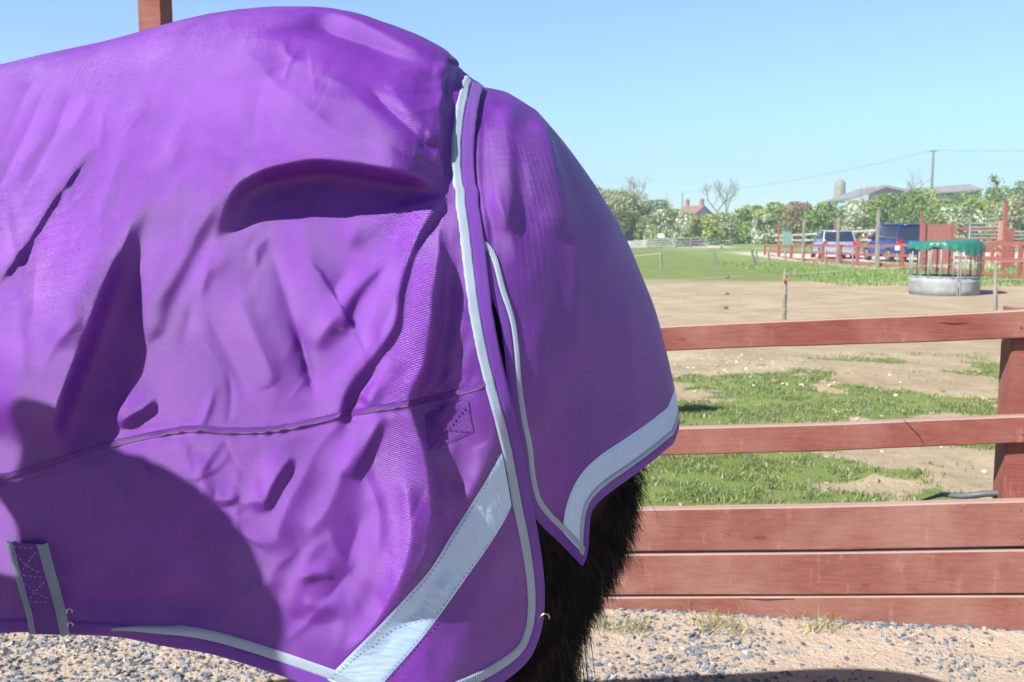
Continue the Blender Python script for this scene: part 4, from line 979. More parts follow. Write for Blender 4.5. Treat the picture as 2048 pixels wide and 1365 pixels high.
for k in range(3):
    for p, q in zip(L3[k][:-1], L3[k][1:]):
        b = MB(); p = Vector(p); q = Vector(q); d = (q-p); nrm = Vector((-d.y, d.x, 0)).normalized()*.025; u = Vector((0, 0, .055))
        V = [p-nrm-u, p+nrm-u, p+nrm+u, p-nrm+u, q-nrm-u, q+nrm-u, q+nrm+u, q-nrm+u]
        b.add(V, [(0, 1, 2, 3), (7, 6, 5, 4), (0, 4, 5, 1), (1, 5, 6, 2), (2, 6, 7, 3), (3, 7, 4, 0)])
        if k == 0: b.add([v for v in V], [])
        o = b.obj('rail', M['redfar'], redf); o.location = -base_redf
def lamp_pole(px, top, Yv, wpx, lab, lpx, mat='grey_wood', lside=10):
    T = Vector(at(px, top, Yv)); Bz = float(gz(T.x, Yv)); e = empty('lamp_pole', (T.x, Yv, Bz)); tag(e, lab, 'lamp pole', 'lamp poles beyond the paddock')
    r = wpx/F*Yv; MB().box((0, 0, (T.z-Bz)/2), (r, r, T.z-Bz), r*.1).obj('pole', M[mat], e)
    if lside:
        s_ = lside/F*Yv; MB().tube([(0, 0, T.z-Bz-.05), (s_*.6, 0, T.z-Bz+.05)], .015, 6).obj('lamp_arm', M['lampm'], e)
        MB().box((s_, 0, T.z-Bz+.06), (.26, .2, .07), .015).obj('lamp_head', M['lampm'], e)
lamp_pole(1558, 447, 60, 3.5, 'short thin red lamp pole left of the pale green box', 0, 'redfar', 6)
lamp_pole(1608, 441, 47.5, 4.5, 'grey lamp pole left of the silver car', 0, 'grey_wood', 10)
lamp_pole(1671, 443, 62, 4, 'short red pole just behind the silver car', 0, 'redfar', 0)
lamp_pole(1677, 435, 43.5, 4.5, 'grey lamp pole in front of the silver car', 0, 'grey_wood', 10)
lamp_pole(1757, 421, 40, 5.5, 'tallest grey lamp pole, between the silver and dark blue cars', 0, 'grey_wood', 9)
lamp_pole(1844, 424, 43, 4, 'thin red pole at the left edge of the red board screen', 0, 'redfar', 0)
lamp_pole(2013, 402, 36, 6, 'tall red lamp pole beside the metal gates', 0, 'redfar', -9)
lamp_pole(1756.5, 488, 39.8, 6, 'short grey post standing against the lamp pole by the dark blue car', 0, 'grey_wood', 0)

# second red fence, board screen, gates behind
def rail_run(name, pts, Hpx, nr, r, mat, label, cat='fence', every=1, pw=.12, group=None):
    """pts: (px, top_py, Y)"""
    P = [Vector(at(a, b_, c)) for a, b_, c in pts]; e = empty(name, (P[0].x, P[0].y, float(gz(P[0].x, P[0].y)))); tag(e, label, cat, group); O = -Vector(e.location)
    for p in P:
        bz = float(gz(p.x, p.y)); b = MB(); b.box((p.x, p.y+r*1.5, (p.z+bz)/2), (pw, pw, p.z-bz), 0); o = b.obj('post', M[mat], e); o.location = O
    for k in range(nr):
        b = MB(); f_ = k/max(nr, 1)
        for p, q in zip(P[:-1], P[1:]):
            zp = p.z-(p.z-float(gz(p.x, p.y)))*f_-r; zq = q.z-(q.z-float(gz(q.x, q.y)))*f_-r
            b.tube([(p.x, p.y-.03, zp), (q.x, q.y-.03, zq)], [(r*.4, r), (r*.4, r)], 4)
        o = b.obj('rail', M[mat], e); o.location = O
    return e
rail_run('rail_fence', [(1640, 480, 64), (1700, 478, 60), (1717, 478, 58), (1750, 465, 56), (1790, 463, 55), (1846, 460, 54)], 0, 3, .06, 'redfar', 'red rail fence running behind the two cars')
rail_run('rail_fence', [(1902, 456, 54), (1941, 455, 54), (1990, 454, 54)], 0, 3, .07, 'redfar', 'red rail fence between the board screen and the metal gate')
rail_run('rail_fence', [(1958, 488, 46), (1988, 484, 44), (2010, 478, 42), (2030, 470, 40)], 0, 3, .06, 'redfar', 'short slanting red fence in front of the metal gates')
rail_run('pale_rail_fence', [(1440, 473, 100), (1470, 473, 100), (1490, 472, 99), (1505, 472, 98), (1520, 471, 97), (1535, 471, 96), (1560, 470, 95), (1585, 469, 93), (1610, 468, 90), (1640, 466, 88), (1665, 464, 85), (1700, 462, 80), (1740, 460, 76), (1800, 458, 74), (1850, 457, 72), (1910, 452, 70)], 0, 2, .08, 'white_rail', 'long pale post and rail fence in front of the hedge')
rail_run('arena_fence', [(1180, 486, 76), (1232, 484, 76), (1265, 482, 76), (1295, 480, 76), (1323, 478, 76.5), (1352, 476, 77), (1382, 475, 78), (1412, 474, 79)], 0, 4, .07, 'white_rail', 'pale grey rail fence around the riding arena on the left')
# board screen
e = empty('board_screen', tuple(at(1875, 520, 43)[:2])+(-.2,)); tag(e, 'reddish brown board screen between two red posts behind the feeder', 'screen')
tl = at(1849, 449, 43); tr = at(1901, 447, 43); O = -Vector(e.location)
w_ = tr[0]-tl[0]; nb = 8
b = MB()
for i in range(nb): b.box((tl[0]+w_*(i+.5)/nb, 43, (tl[2]-.2)/2), (w_/nb-.012, .03, tl[2]+.2), 0)
o = b.obj('boards', mk('faded_red_boards', (.34, .13, .11), .85, sc=6, mp=(6, 1, 1)), e); o.location = O
for x in (tl[0]-.07, tr[0]+.07): b = MB(); b.box((x, 42.95, (tl[2]-.2)/2+.03), (.16, .12, tl[2]+.26), 0); o = b.obj('post', M['redfar'], e); o.location = O
def gate(px0, px1, top, bot, Yv, label, mat='galv'):
    a = at(px0, top, Yv); c = at(px1, bot, Yv); e = empty('metal_gate', (a[0], Yv, -.2)); tag(e, label, 'gate'); O = -Vector(e.location)
    b = MB(); b.tube([(a[0], Yv, c[2]), (a[0], Yv, a[2]), (c[0], Yv, a[2]), (c[0], Yv, c[2])], .04, 8); o = b.obj('frame', M[mat], e); o.location = O
    for i in range(1, 6):
        z = a[2]+(c[2]-a[2])*i/5.; b = MB(); b.tube([(a[0], Yv, z), (c[0], Yv, z)], .03, 6); o = b.obj('bar', M[mat], e); o.location = O
gate(1940, 2000, 447, 484, 50, 'grey metal field gate of horizontal bars by the tall red pole')
gate(2027, 2110, 464, 500, 40, 'grey metal gate at the right edge of the photo')
b = MB(); c = at(2020, 459, 39); b.box((c[0], 39, (c[2]-.2)/2), (.28, .2, c[2]+.2), .01); tag(b.obj('gate_post', M['redfar']), 'thick red gate post right of the tall red lamp pole', 'gate post')
b = MB(); c = at(2005, 442, 44); b.box((c[0], 44, (c[2]-.2)/2), (.28, .2, c[2]+.2), .01); tag(b.obj('gate_post', mk('pale_red_timber', (.5, .25, .19), .8)), 'paler timber gate post behind the tall red lamp pole', 'gate post')
# pale green box
a = at(1566, 462, 80); c = at(1581, 488, 80); e = empty('storage_box', ((a[0]+c[0])/2, 80, -.2)); tag(e, 'pale green upright box standing in front of the hedge', 'box')
MB().box((0, 0, (a[2]+.2)/2), (c[0]-a[0], .6, a[2]+.2), .03).obj('cabinet', M['greenbox'], e); MB().box((.05, 0, a[2]+.26), (c[0]-a[0]+.08, .7, .10), .02).obj('lid', M['lampm'], e)
# arena clutter
e = empty('field_shelter', tuple(at(1262, 490, 92)[:2])+(-.2,)); tag(e, 'low dark brown timber shelter beyond the arena fence', 'shelter')
a = at(1232, 464, 92); c = at(1290, 485, 92); wd = c[0]-a[0]
MB().box((0, 0, (a[2]+.2)/2), (wd, 2, a[2]+.2), 0).obj('wall', mk('dark_brown_boards', (.06, .03, .025), .9, sc=3, mp=(6, 1, 1)), e)
MB().box((0, -.1, a[2]+.25), (wd+.2, 2.5, .09), 0, Matrix.Rotation(R(3), 3, 'Y')).obj('roof', M['black'], e)
e = empty('pitched_roof_shed', tuple(at(1307, 490, 93)[:2])+(-.2,)); tag(e, 'small grey roofed shed beside the dark shelter', 'shed')
MB().box((0, 0, .65), (1.2, 1.6, 1.3)).obj('wall', mk('shed_cream', (.42, .38, .32), .8), e); MB().add([(-.8, -1, 1.25), (.8, -1, 1.25), (.8, 1, 1.25), (-.8, 1, 1.25), (-.7, 0, 1.65), (.7, 0, 1.65)], [(0, 1, 5, 4), (2, 3, 4, 5), (0, 4, 3), (1, 2, 5), (0, 3, 2, 1)]).obj('roof', mk('shed_roof', (.2, .22, .25), .7), e)
c = at(1322, 472, 84); e = empty('notice_board', (c[0], 84, -.2)); tag(e, 'white board on a post at the back of the arena', 'board')
MB().box((0, 0, c[2]+.2), (.55, .05, .36), .01).obj('panel', M['white'], e); MB().box((0, .05, (c[2]+.2)/2), (.07, .05, c[2]+.2)).obj('post', M['grey_wood'], e)
a = Vector(at(1408, 490, 74)); c = Vector(at(1447, 484, 76)); e = empty('jump_pole_stack', (a.x, 74, -.2)); tag(e, 'pale green jump pole resting low on blocks by the arena', 'jump pole'); O = -Vector(e.location)
b = MB(); b.tube([(a.x, 74, .15), (c.x, 76, .32)], .06, 8); o = b.obj('pole', M['greenbox'], e, True); o.location = O
for t in (.12, .9): q = a.lerp(c, t); b = MB(); b.box((q.x, q.y, -.02), (.18, .3, .36), .02); o = b.obj('block', M['white_rail'], e); o.location = O

# ---------------------------------------------------------------- cars
def car(name, loc, rz, L, Wd, H, paint, label, suv=False):
    e = empty(name, loc, rz); tag(e, label, 'car', 'cars parked beyond the red fence')
    def loftx(st):      # st: list of x, half width bottom, half width top, z0, z1
        V = []; Fc = []
        for x, wb, wt, z0, z1 in st:
            dz = z1-z0
            V += [(x, -wb*.94, z0), (x, -wb, z0+dz*.25), (x, -wb, z0+dz*.6), (x, -wt*.97, z1-dz*.08), (x, -wt*.88, z1), (x, wt*.88, z1), (x, wt*.97, z1-dz*.08), (x, wb, z0+dz*.6), (x, wb, z0+dz*.25), (x, wb*.94, z0)]
        m = 10
        for i in range(len(st)-1):
            for k in range(m): Fc.append((i*m+k, (i+1)*m+k, (i+1)*m+(k+1) % m, i*m+(k+1) % m))
        Fc.append(tuple(range(m))); Fc.append(tuple((len(st)-1)*m+k for k in range(m-1, -1, -1))); return V, Fc
    h = Wd/2; bl = H*(.58 if suv else .60)   # front is +x
    V, Fc = loftx([(-L/2, h*.82, h*.8, .38, bl*.88), (-L/2+.10, h*.96, h*.92, .26, bl), (-L*.3, h, h*.96, .22, bl*1.01), (0, h, h*.96, .22, bl), (L*.24, h, h*.95, .22, bl*.96), (L*.38, h*.98, h*.88, .22, bl*.86), (L/2-.12, h*.9, h*.78, .26, bl*.74), (L/2, h*.72, h*.6, .36, bl*.62)])
    bd = mo('body', V, Fc, paint, e, True); bd.modifiers.new('b', 'BEVEL').width = .02
    xr = -L*.47 if suv else -L*.44
    g_ = [(xr-.02, h*.86, h*.80, bl-.02, bl+.02), (xr+(.12 if suv else .28), h*.90, h*.74, bl-.02, H-.07), (-L*.05, h*.91, h*.76, bl-.02, H-.03), (L*.08, h*.9, h*.74, bl-.03, H-.07), (L*.27, h*.86, h*.80, bl-.06, bl-.01)]
    V, Fc = loftx(g_); mo('windows', V, Fc, M['glass'], e, True)
    V, Fc = loftx([(xr+(.05 if suv else .22), h*.74, h*.70, H-.09, H-.05), (-L*.25, h*.77, h*.72, H-.075, H-.005), (-L*.05, h*.78, h*.73, H-.075, H), (L*.09, h*.75, h*.7, H-.1, H-.05)]); mo('roof', V, Fc, paint, e, True)
    for s_ in (-1, 1):
        for x0, x1 in ((L*.08, L*.26), (-L*.08, -L*.07), (xr+(.12 if suv else .28), xr)):
            b = MB(); b.tube([(x0, s_*h*.775, H-.07), (x1, s_*h*.89, bl)], .035, 6); b.obj('pillar', paint, e)
        b = MB(); b.box((L*.2, s_*(h+.07), bl+.06), (.10, .16, .13), .03); b.obj('mirror', paint, e)
        b = MB(); b.box((-L/2+.06, s_*h*.80, bl*.86), (.12, .22, .20 if not suv else .32), .02); b.obj('tail_light', M['redlamp'], e)
        b = MB(); b.box((L/2-.16, s_*h*.70, bl*.66), (.20, .30, .14), .03); b.obj('headlight', M['white'], e)
        for x in (L*.31, -L*.30):
            wr = .34 if suv else .31; w_ = empty('wheel', (x, s_*(h-.07), wr)); w_.parent = e; 
            bpy.data.objects.remove(w_)
            ty = MB(); ty.tube([(x, s_*(h-.20), wr), (x, s_*(h-.19), wr), (x, s_*(h+.0), wr), (x, s_*(h+.01), wr)], [wr*.9, wr, wr, wr*.9], 24); tyre = ty.obj('wheel', M['black'], e, True)
            rim = MB(); rim.tube([(x, s_*(h+.0), wr), (x, s_*(h+.025), wr)], [wr*.66, wr*.6], 16)
            rim.obj('rim', M['steel'], tyre)
    b = MB(); b.box((-L/2-.005, 0, bl*.70), (.02, .52, .11), 0); b.obj('number_plate', M['yellow'], e)
    b = MB(); b.box((-L/2+.0, 0, .36), (.14, Wd*.86, .16), .04); b.obj('bumper', M['black'] if suv else paint, e)
    return e
c = at(1678, 521, 50.0); car('parked_car', (c[0]+.3, 52.0, -.2), R(82), 4.1, 1.75, 1.46, M['silverpaint'], 'silver blue hatchback parked with its rear to the paddock')
c = at(1846, 524, 45.0); car('parked_car', (c[0]-.3, 47.3, -.2), R(90), 4.6, 1.9, 1.78, M['bluepaint'], 'dark blue off-road car parked left of the red board screen', True)

# ---------------------------------------------------------------- buildings, silo, poles
def house(loc, rz, w_, d_, h_, roofh, wall, roof, name, label, cat='house', chim=(), win=True):
    e = empty(name, loc, rz); tag(e, label, cat)
    MB().box((0, 0, h_/2), (w_, d_, h_)).obj('wall', wall, e)
    MB().add([(-w_/2, -d_/2, h_), (w_/2, -d_/2, h_), (w_/2, d_/2, h_), (-w_/2, d_/2, h_), (-w_/2, 0, h_+roofh*.96), (w_/2, 0, h_+roofh*.96)], [(0, 4, 3), (1, 2, 5), (0, 1, 5, 4), (2, 3, 4, 5)]).obj('gable', wall, e)
    o = w_/2+.3; q = d_/2+.35
    r_ = MB().add([(-o, -q, h_-.1), (o, -q, h_-.1), (o, 0, h_+roofh), (-o, 0, h_+roofh), (-o, q, h_-.1), (o, q, h_-.1)], [(0, 1, 2, 3), (3, 2, 5, 4)]).obj('roof', roof, e); m_ = r_.modifiers.new('t', 'SOLIDIFY'); m_.thickness = .18; m_.offset = 1
    for cx_ in chim: b = MB(); b.box((cx_, 0, h_+roofh+.5), (.7, .7, 1.6)); b.box((cx_, 0, h_+roofh+1.4), (.82, .82, .15)); b.tube([(cx_, 0, h_+roofh+1.45), (cx_, 0, h_+roofh+1.8)], .12, 8); b.obj('chimney', M['brick'], r_)
    if win:
        for x in (-w_*.28, w_*.28):
            f_ = MB().box((x, -d_/2-.02, h_*.75), (1.1, .08, 1.1)).obj('window', M['white'], e); MB().box((x, -d_/2-.07, h_*.75), (.9, .04, .9)).obj('pane', M['glass'], f_)
    return e
Yh = 210; t = at(1385, 434, Yh); H0 = at(1385, 427, Yh)[2]; zg = float(gz(t[0], Yh))
house((at(1388, 420, Yh)[0], Yh, zg), R(-60), 6.0, 5.0, H0-zg-.5, 1.9, M['brick'], M['tile'], 'brick_house', 'orange brick house with red tiled roof behind the hedge', chim=(-2.2, 2.4))
Yh = 230; t = at(1335, 420, Yh); zg = float(gz(t[0], Yh)); H0 = at(1335, 418, Yh)[2]
house((t[0], Yh, zg), R(-20), 6, 6, H0-zg-2.5, 2.2, M['brick'], M['tile'], 'brick_house', 'second house with only its orange brick chimney showing over the trees', chim=(0,), win=False)
e_ = COL.objects[-1]
Ys = 260; c = at(1679, 400, Ys); zg = float(gz(c[0], Ys)); tp2 = at(1679, 366, Ys)[2]; e = empty('silo', (c[0], Ys, zg)); tag(e, 'tall greenish cylindrical farm silo above the hedge', 'silo')
r0 = 10.5/F*Ys; zc = tp2-zg
MB().tube([(0, 0, 0), (0, 0, zc*.2), (0, 0, zc*.86), (0, 0, zc)], [r0, r0, r0, r0], 28).obj('tower', M['silo'], e, True); MB().tube([(0, 0, zc), (0, 0, zc+.15), (0, 0, zc+.9)], [r0*1.04, r0*1.02, r0*.3], 28).obj('cap', M['slate'], e)
b = MB(); [b.tube([(r0*math.cos(t)*1.01, r0*math.sin(t)*1.01, zc*f_) for t in np.linspace(0, 2*math.pi, 29)], .06, 5) for f_ in (.25, .4, .55, .7, .85)]; b.obj('band', M['slate'], e)
def roofed(pts_roof, Yv, depth, name, label, wallmat, zdrop):
    """long farm building: roof seen side-on, ends at the given places (px, eave py, ridge py)"""
    (xa, ea, ra), (xb, eb, rb) = pts_roof; A0 = at(xa, ea, Yv); A1 = at(xa, ra, Yv+depth/2); B0 = at(xb, eb, Yv); B1 = at(xb, rb, Yv+depth/2)
    e = empty(name, (float(A0[0]+B0[0])/2, Yv, float(gz((A0[0]+B0[0])/2, Yv)))); tag(e, label, 'barn'); O = -Vector(e.location)
    q = [A0, B0, (B0[0], Yv+depth/2, B1[2]), (A0[0], Yv+depth/2, A1[2]), (A0[0], Yv+depth, A0[2]), (B0[0], Yv+depth, B0[2])]
    o = MB().add(q, [(0, 1, 2, 3), (3, 2, 5, 4)]).obj('roof', M['slate'], e); o.location = O; m_ = o.modifiers.new('t', 'SOLIDIFY'); m_.thickness = .25; m_.offset = 1
    d = .3; V = [(A0[0]+d, Yv+d, A0[2]), (B0[0]-d, Yv+d, B0[2]), (B0[0]-d, Yv+depth-d, B0[2]), (A0[0]+d, Yv+depth-d, A0[2])]; V2 = [(v[0], v[1], v[2]-zdrop) for v in V]
    G = [(A0[0]+d, Yv+depth/2, A1[2]-.1), (B0[0]-d, Yv+depth/2, B1[2]-.1)]
    o = MB().add(V2+V+G, [(0, 1, 5, 4), (1, 2, 6, 5), (2, 3, 7, 6), (3, 0, 4, 7), (4, 8, 7), (5, 6, 9)]).obj('wall', wallmat, e); o.location = O
    b = MB(); L = B0[0]-A0[0]
    for i in range(5): x = A0[0]+L*(i+.5)/5; b.box((x, Yv+d-.06, (A0[2]+B0[2])/2-1.9), (L/9, .1, 1.4))
    o = b.obj('opening', M['black'], e); o.location = O
    return e
dark = mk('dark_shed_wall', (.05, .045, .06), .9)
roofed([(1846, 390, 380), (1968, 381, 371)], 185, 12, 'long_shed', 'long low farm shed with grey sheet roof right of the utility pole', dark, 5)
# gabled barn seen end-on: roof ridge to (1770,374), eaves 1700 and 1835
Yb = 200; e = empty('barn', (at(1772, 400, Yb)[0], Yb, float(gz(at(1772, 400, Yb)[0], Yb)))); tag(e, 'grey gable-roofed barn behind the blossoming hedge', 'barn'); O = -Vector(e.location)
pl_ = [at(1698, 402, Yb), at(1740, 387, Yb), at(1772, 375, Yb), at(1805, 382, Yb), at(1850, 388, Yb)]
V = []; n = len(pl_)
for p in pl_: V += [tuple(p), (p[0]+3, p[1]+26, p[2])]
o = MB().add(V, [(2*i, 2*i+2, 2*i+3, 2*i+1) for i in range(n-1)]).obj('roof', M['slate'], e, False); o.location = O; m_ = o.modifiers.new('t', 'SOLIDIFY'); m_.thickness = .5; m_.offset = 1
zb = O.z*-1; V = []
for p in pl_[1:]: V += [(p[0], p[1]+.8, p[2]-.3), (p[0], p[1]+.8, zb)]
o = MB().add(V, [(2*i, 2*i+1, 2*i+3, 2*i+2) for i in range(n-2)]).obj('wall', mk('barn_brick', (.36, .22, .17), .9, sc=1), e); o.location = O
b = MB(); 
for px_ in (1790, 1822): q = at(px_, 396, Yb); b.box((q[0], Yb+.6, q[2]), (2.2, .3, 1.6))
o = b.obj('opening', M['black'], e); o.location = O
def upole(px, top, Yv, r, label, cross=True):
    T = Vector(at(px, top, Yv)); bz = float(gz(T.x, Yv)); e = empty('utility_pole', (T.x, Yv, bz)); tag(e, label, 'utility pole', 'utility poles')
    MB().tube([(0, 0, 0), (0, 0, T.z-bz)], [r*1.2, r], 10).obj('pole', M['bark'], e, True)
    if cross: MB().box((0, 0, T.z-bz-.12), (.9, .1, .1)).obj('crossarm', M['bark'], e); MB().box((-.02, -r*1.2, 3.2+2.1), (.3, .03, .8)).obj('warning_plate', M['yellow'], e)
    return T
T1 = upole(1867, 301, 120, .13, 'tall wooden utility pole standing above the hedge on the right')
T2 = upole(1365, 384, 235, .12, 'thin distant pole left of the orange brick house', False)
T3 = Vector(at(2500, 270, 100)); wire([T3, T1], .022, 'overhead_cable', 'overhead cable running right from the tall utility pole', 'bark', 'cable', .6)
wire([T1, T2], .022, 'overhead_cable', 'overhead cable sloping down left from the tall utility pole', 'bark', 'cable', 1.2)

# ---------------------------------------------------------------- trees and hedge
def bush(px, top, wpx, Yv, kind, label, dens=1.0, basepy=None, name=None, seed=0):
    r = np.random.default_rng(1000+seed+int(px)); T = at(px, top, Yv); W = wpx*1.3/F*Yv; g0 = float(gz(T[0], Yv)); H = T[2]-g0
    pal = {'green': [(.16, .25, .05), (.11, .18, .035), (.22, .31, .09), (.07, .12, .025)], 'yellow': [(.25, .31, .07), (.19, .25, .05), (.31, .36, .11), (.12, .17, .03)],
           'dark': [(.09, .15, .05), (.14, .21, .07), (.055, .09, .03), (.17, .22, .09)], 'pale': [(.26, .28, .16), (.19, .21, .10), (.31, .33, .22), (.15, .17, .08)],
           'brown': [(.20, .14, .08), (.26, .19, .12), (.17, .17, .07), (.13, .09, .05)],
           'blossom': [(.15, .22, .07), (.42, .45, .36), (.20, .26, .10), (.50, .52, .44), (.10, .15, .05)]}[kind]
    pal = [tuple(min(.8, x*1.45+d_) for x, d_ in zip(c_, (.05, .045, .015))) for c_ in pal]
    e = empty(name or {'blossom': 'hawthorn_bush', 'dark': 'tree', 'pale': 'hedge_tree'}.get(kind, 'bush'), (T[0], Yv, g0)); tag(e, label, 'tree' if kind == 'dark' else 'bush', 'bushes and trees of the far hedge')
    nb = 16; C = []; 
    for i in range(nb):
        u = r.uniform(-1, 1); zz = r.uniform(.08, .95); lim = math.sqrt(max(0.05, 1-max(0, zz-.35)**2/.45))
        C.append((u*W*.42*lim, r.uniform(-1, 1)*W*.3, H*zz, r.uniform(.14, .28)*min(W, H*1.2)*(.8 if zz > .75 else 1.1)))
    C[0] = (0, 0, H*.86, H*.14); C = np.array(C)
    k = int(4200*dens); ci = r.integers(0, nb, k); D = r.normal(size=(k, 3)); D /= np.linalg.norm(D, axis=1, keepdims=True)
    P = C[ci, :3]+D*(C[ci, 3]*r.uniform(.55, 1.12, k)**.6)[:, None]; P[:, 2] = np.clip(P[:, 2], .05, H*1.02)
    s = r.uniform(.08, .19, k)*(Yv/100)**.7; A_ = r.normal(size=(k, 3)); A_ /= np.linalg.norm(A_, axis=1, keepdims=True); B_ = np.cross(A_, r.normal(size=(k, 3))); B_ /= np.linalg.norm(B_, axis=1, keepdims=True)
    V = np.stack([P-A_*s[:, None], P-B_*s[:, None]*.6, P+A_*s[:, None], P+B_*s[:, None]*.6], 1).reshape(-1, 3)
    clump = r.integers(0, len(pal), nb); pi = np.where(r.uniform(0, 1, k) < .55, clump[ci], r.integers(0, len(pal), k)); col = np.array(pal)[pi]*r.uniform(.75, 1.25, (k, 1))
    mo('crown', V, np.arange(k*4).reshape(-1, 4), M['leaf'], e, col=np.repeat(col, 4, 0))
    b = MB()
    for i in range(7):
        q = C[r.integers(0, nb)]; b.tube([(r.uniform(-.2, .2), 0, 0), (q[0]*.4, q[1]*.4, q[2]*.5), (q[0], q[1], q[2])], [.10, .06, .02], 5)
    b.obj('trunk', M['bark'], e)
    return e
BL = [
 (1180, 372, 120, 92, 'pale', 'pale green tree mostly hidden behind the purple tail flap'),
 (1222, 384, 100, 96, 'pale', 'grey green tree showing right beside the purple tail flap'),
 (1250, 425, 70, 90, 'dark', 'deep green tree above the dark timber shelter'),
 (1290, 404, 80, 98, 'dark', 'tall deep green tree left of the white hawthorn'),
 (1262, 384, 80, 108, 'pale', 'thin pale tree crown behind the deep green tree'),
 (1335, 422, 66, 88, 'blossom', 'white blossoming hawthorn with a shaded hollow below, left of the house'),
 (1355, 424, 60, 104, 'green', 'green bush between the white hawthorn and the house'),
 (1390, 432, 66, 92, 'yellow', 'bright yellow green bush just below the brick house'),
 (1430, 432, 56, 96, 'blossom', 'whitish hawthorn right of the yellow green bush below the house'),
 (1455, 428, 70, 105, 'pale', 'greyish pale bush under the large bare tree'),
 (1492, 420, 66, 100, 'green', 'fresh green bush left of the pale green box'),
 (1528, 432, 40, 96, 'blossom', 'small white flowered bush just left of the green box'),
 (1515, 412, 80, 112, 'yellow', 'yellow green bush on the hedge skyline left of the green box'),
 (1562, 408, 84, 102, 'yellow', 'yellow green bush right behind the pale green box'),
 (1612, 406, 70, 100, 'brown', 'brown bush not yet in leaf, above the grey lamp pole'),
 (1655, 408, 76, 104, 'green', 'green bush below the silo'),
 (1640, 425, 56, 92, 'green', 'lower green bush behind the silver car'),
 (1702, 404, 70, 108, 'pale', 'pale bush right of the silo below the barn roof'),
 (1726, 412, 74, 92, 'blossom', 'broad hawthorn heavy with white blossom between the two cars'),
 (1790, 392, 76, 88, 'green', 'rich green tree directly behind the dark blue car'),
 (1832, 380, 76, 94, 'green', 'tallest rich green tree, left of the utility pole'),
 (1760, 402, 50, 100, 'brown', 'thin brownish bush in front of the barn wall'),
 (1882, 402, 72, 100, 'yellow', 'yellow green bush at the foot of the utility pole'),
 (1920, 412, 56, 82, 'blossom', 'white flowered hawthorn behind the left end of the metal gate'),
 (1948, 396, 76, 96, 'yellow', 'yellow green hedge bush below the long shed'),
 (1988, 372, 84, 98, 'green', 'large green tree above the metal gate'),
 (2032, 392, 76, 84, 'pale', 'pale olive bush behind the tall red lamp pole'),
 (2050, 366, 70, 112, 'green', 'green tree on the skyline at the right edge'),
 (1918, 384, 60, 150, 'green', 'distant green tree just under the shed roof'),
 (2110, 380, 90, 95, 'pale', 'pale bush beyond the right edge of the photo'),
]
for i, q in enumerate(BL): bush(*q, seed=i, dens=1.15 if q[3] < 110 else .7)
b = bush(1989, 350, 14, 100, 'dark', 'narrow dark spire-shaped tree poking above the large green tree', dens=.25, name='narrow_tree', seed=70)
def bare(px, top, wpx, Yv, label, seed):
    rr = random.Random(seed); T = at(px, top, Yv); g0 = float(gz(T[0], Yv)); H = T[2]-g0; W = wpx/F*Yv
    e = empty('bare_tree', (T[0], Yv, g0)); tag(e, label, 'tree', 'bare trees behind the hedge'); tb = MB(); cb = MB()
    def grow(p, d, L, r, lv, mb):
        pts = [p]; q = p.copy(); dd = d.copy()
        for _ in range(3): dd = (dd+Vector((rr.uniform(-.16, .16), rr.uniform(-.16, .16), .05))).normalized(); q = q+dd*(L/3); pts.append(q.copy())
        mb.tube(pts, [r, r*.88, r*.76, r*.62], 4 if lv else 7, cap=False)
        if lv >= 5: return
        for _ in range(3 if lv < 4 else 4):
            t = rr.uniform(.4, 1); s = pts[0].lerp(pts[-1], t); ax = Vector((rr.uniform(-1, 1), rr.uniform(-1, 1), rr.uniform(-.1, .7))).normalized()
            grow(s, (dd*.75+ax*.75).normalized(), L*rr.uniform(.58, .78), max(r*.55, .008), lv+1, cb)
    grow(Vector((0, 0, 0)), Vector((0, 0, 1)), H*.36, .16, 0, tb)
    tw = mk('bare_twigs', (.27, .22, .19), .9)
    tb.obj('trunk', M['bark'], e); c = cb.obj('crown', tw, e)
    co_ = np.array(cb.v); m = co_.max(0); c.scale = (W/2/max(.1, np.percentile(np.abs(co_[:, 0]), 97)), 1, H/m[2]); 
bare(1200, 352, 70, 118, 'bare tree partly hidden behind the purple rug', 1)
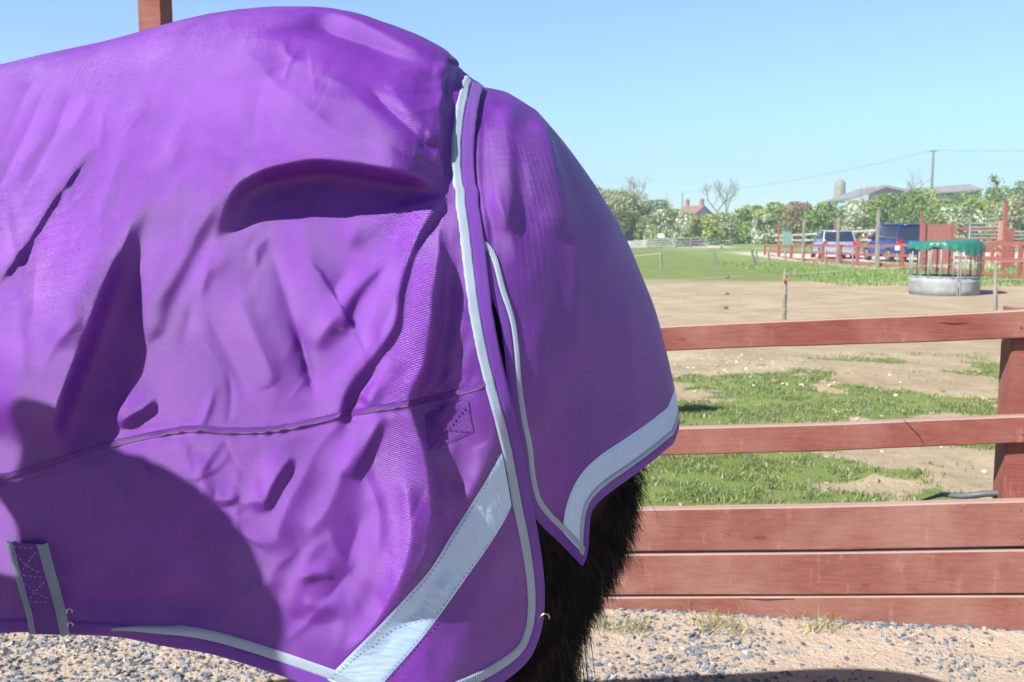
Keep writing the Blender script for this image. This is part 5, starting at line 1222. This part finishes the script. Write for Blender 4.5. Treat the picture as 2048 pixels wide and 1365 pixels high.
bare(1266, 345, 60, 120, 'bare tree above the dark timber shelter', 2)
bare(1440, 350, 68, 125, 'large bare tree right of the brick house', 3)
bare(1828, 334, 56, 150, 'faint bare tree beside the utility pole', 4)
bare(1735, 360, 40, 160, 'low bare tree in front of the barn', 5)
bare(1322, 386, 34, 150, 'small bare tree left of the orange chimney', 6)

# ---------------------------------------------------------------- unseen stable row, added behind the camera to darken what the rug reflects
e = empty('added_stable_blocker', (-1, -9.5, 0)); tag(e, 'dark brown timber stable row added unseen behind the camera to dim the rug', 'stable'); dw = mk('creosoted_boards', (.055, .035, .025), .9, sc=3, mp=(8, 1, 1), bump=.3)
MB().box((0, 0, 1.35), (34, 3.4, 2.7)).obj('wall', dw, e)
r_ = MB().add([(-17.6, 2.4, 2.6), (17.6, 2.4, 2.6), (17.6, 0, 3.7), (-17.6, 0, 3.7), (-17.6, -2.2, 2.6), (17.6, -2.2, 2.6)], [(0, 1, 2, 3), (3, 2, 5, 4), (0, 3, 4), (1, 5, 2)]).obj('roof', M['lampm'], e)
for i in range(8):
    x = -15+i*4.3
    d_ = MB().box((x, 1.76, .66), (1.2, .08, 1.25), .01).obj('blocker_door', M['redfar'], e); MB().box((x+.5, 1.83, 1.1), (.04, .04, .16)).obj('bolt', M['steel'], d_)
    MB().box((x, 1.72, 1.82), (1.2, .05, .95)).obj('doorway', M['black'], e)

# ---------------------------------------------------------------- haze
hz = MB().box((0, 155, 9.5), (620, 430, 30)).obj('haze', None); tag(hz, 'thin pale summer haze over the fields', kind='stuff')
hm = bpy.data.materials.new('haze'); hm.use_nodes = True; ht = hm.node_tree; ht.nodes.clear(); ho = ht.nodes.new('ShaderNodeOutputMaterial'); hv = ht.nodes.new('ShaderNodeVolumePrincipled')
hv.inputs['Density'].default_value = .0022; hv.inputs['Color'].default_value = (.85, .93, 1, 1); hv.inputs['Anisotropy'].default_value = .3; ht.links.new(hv.outputs[0], ho.inputs['Volume']); hz.data.materials.append(hm)
S.cycles.volume_bounces = 0
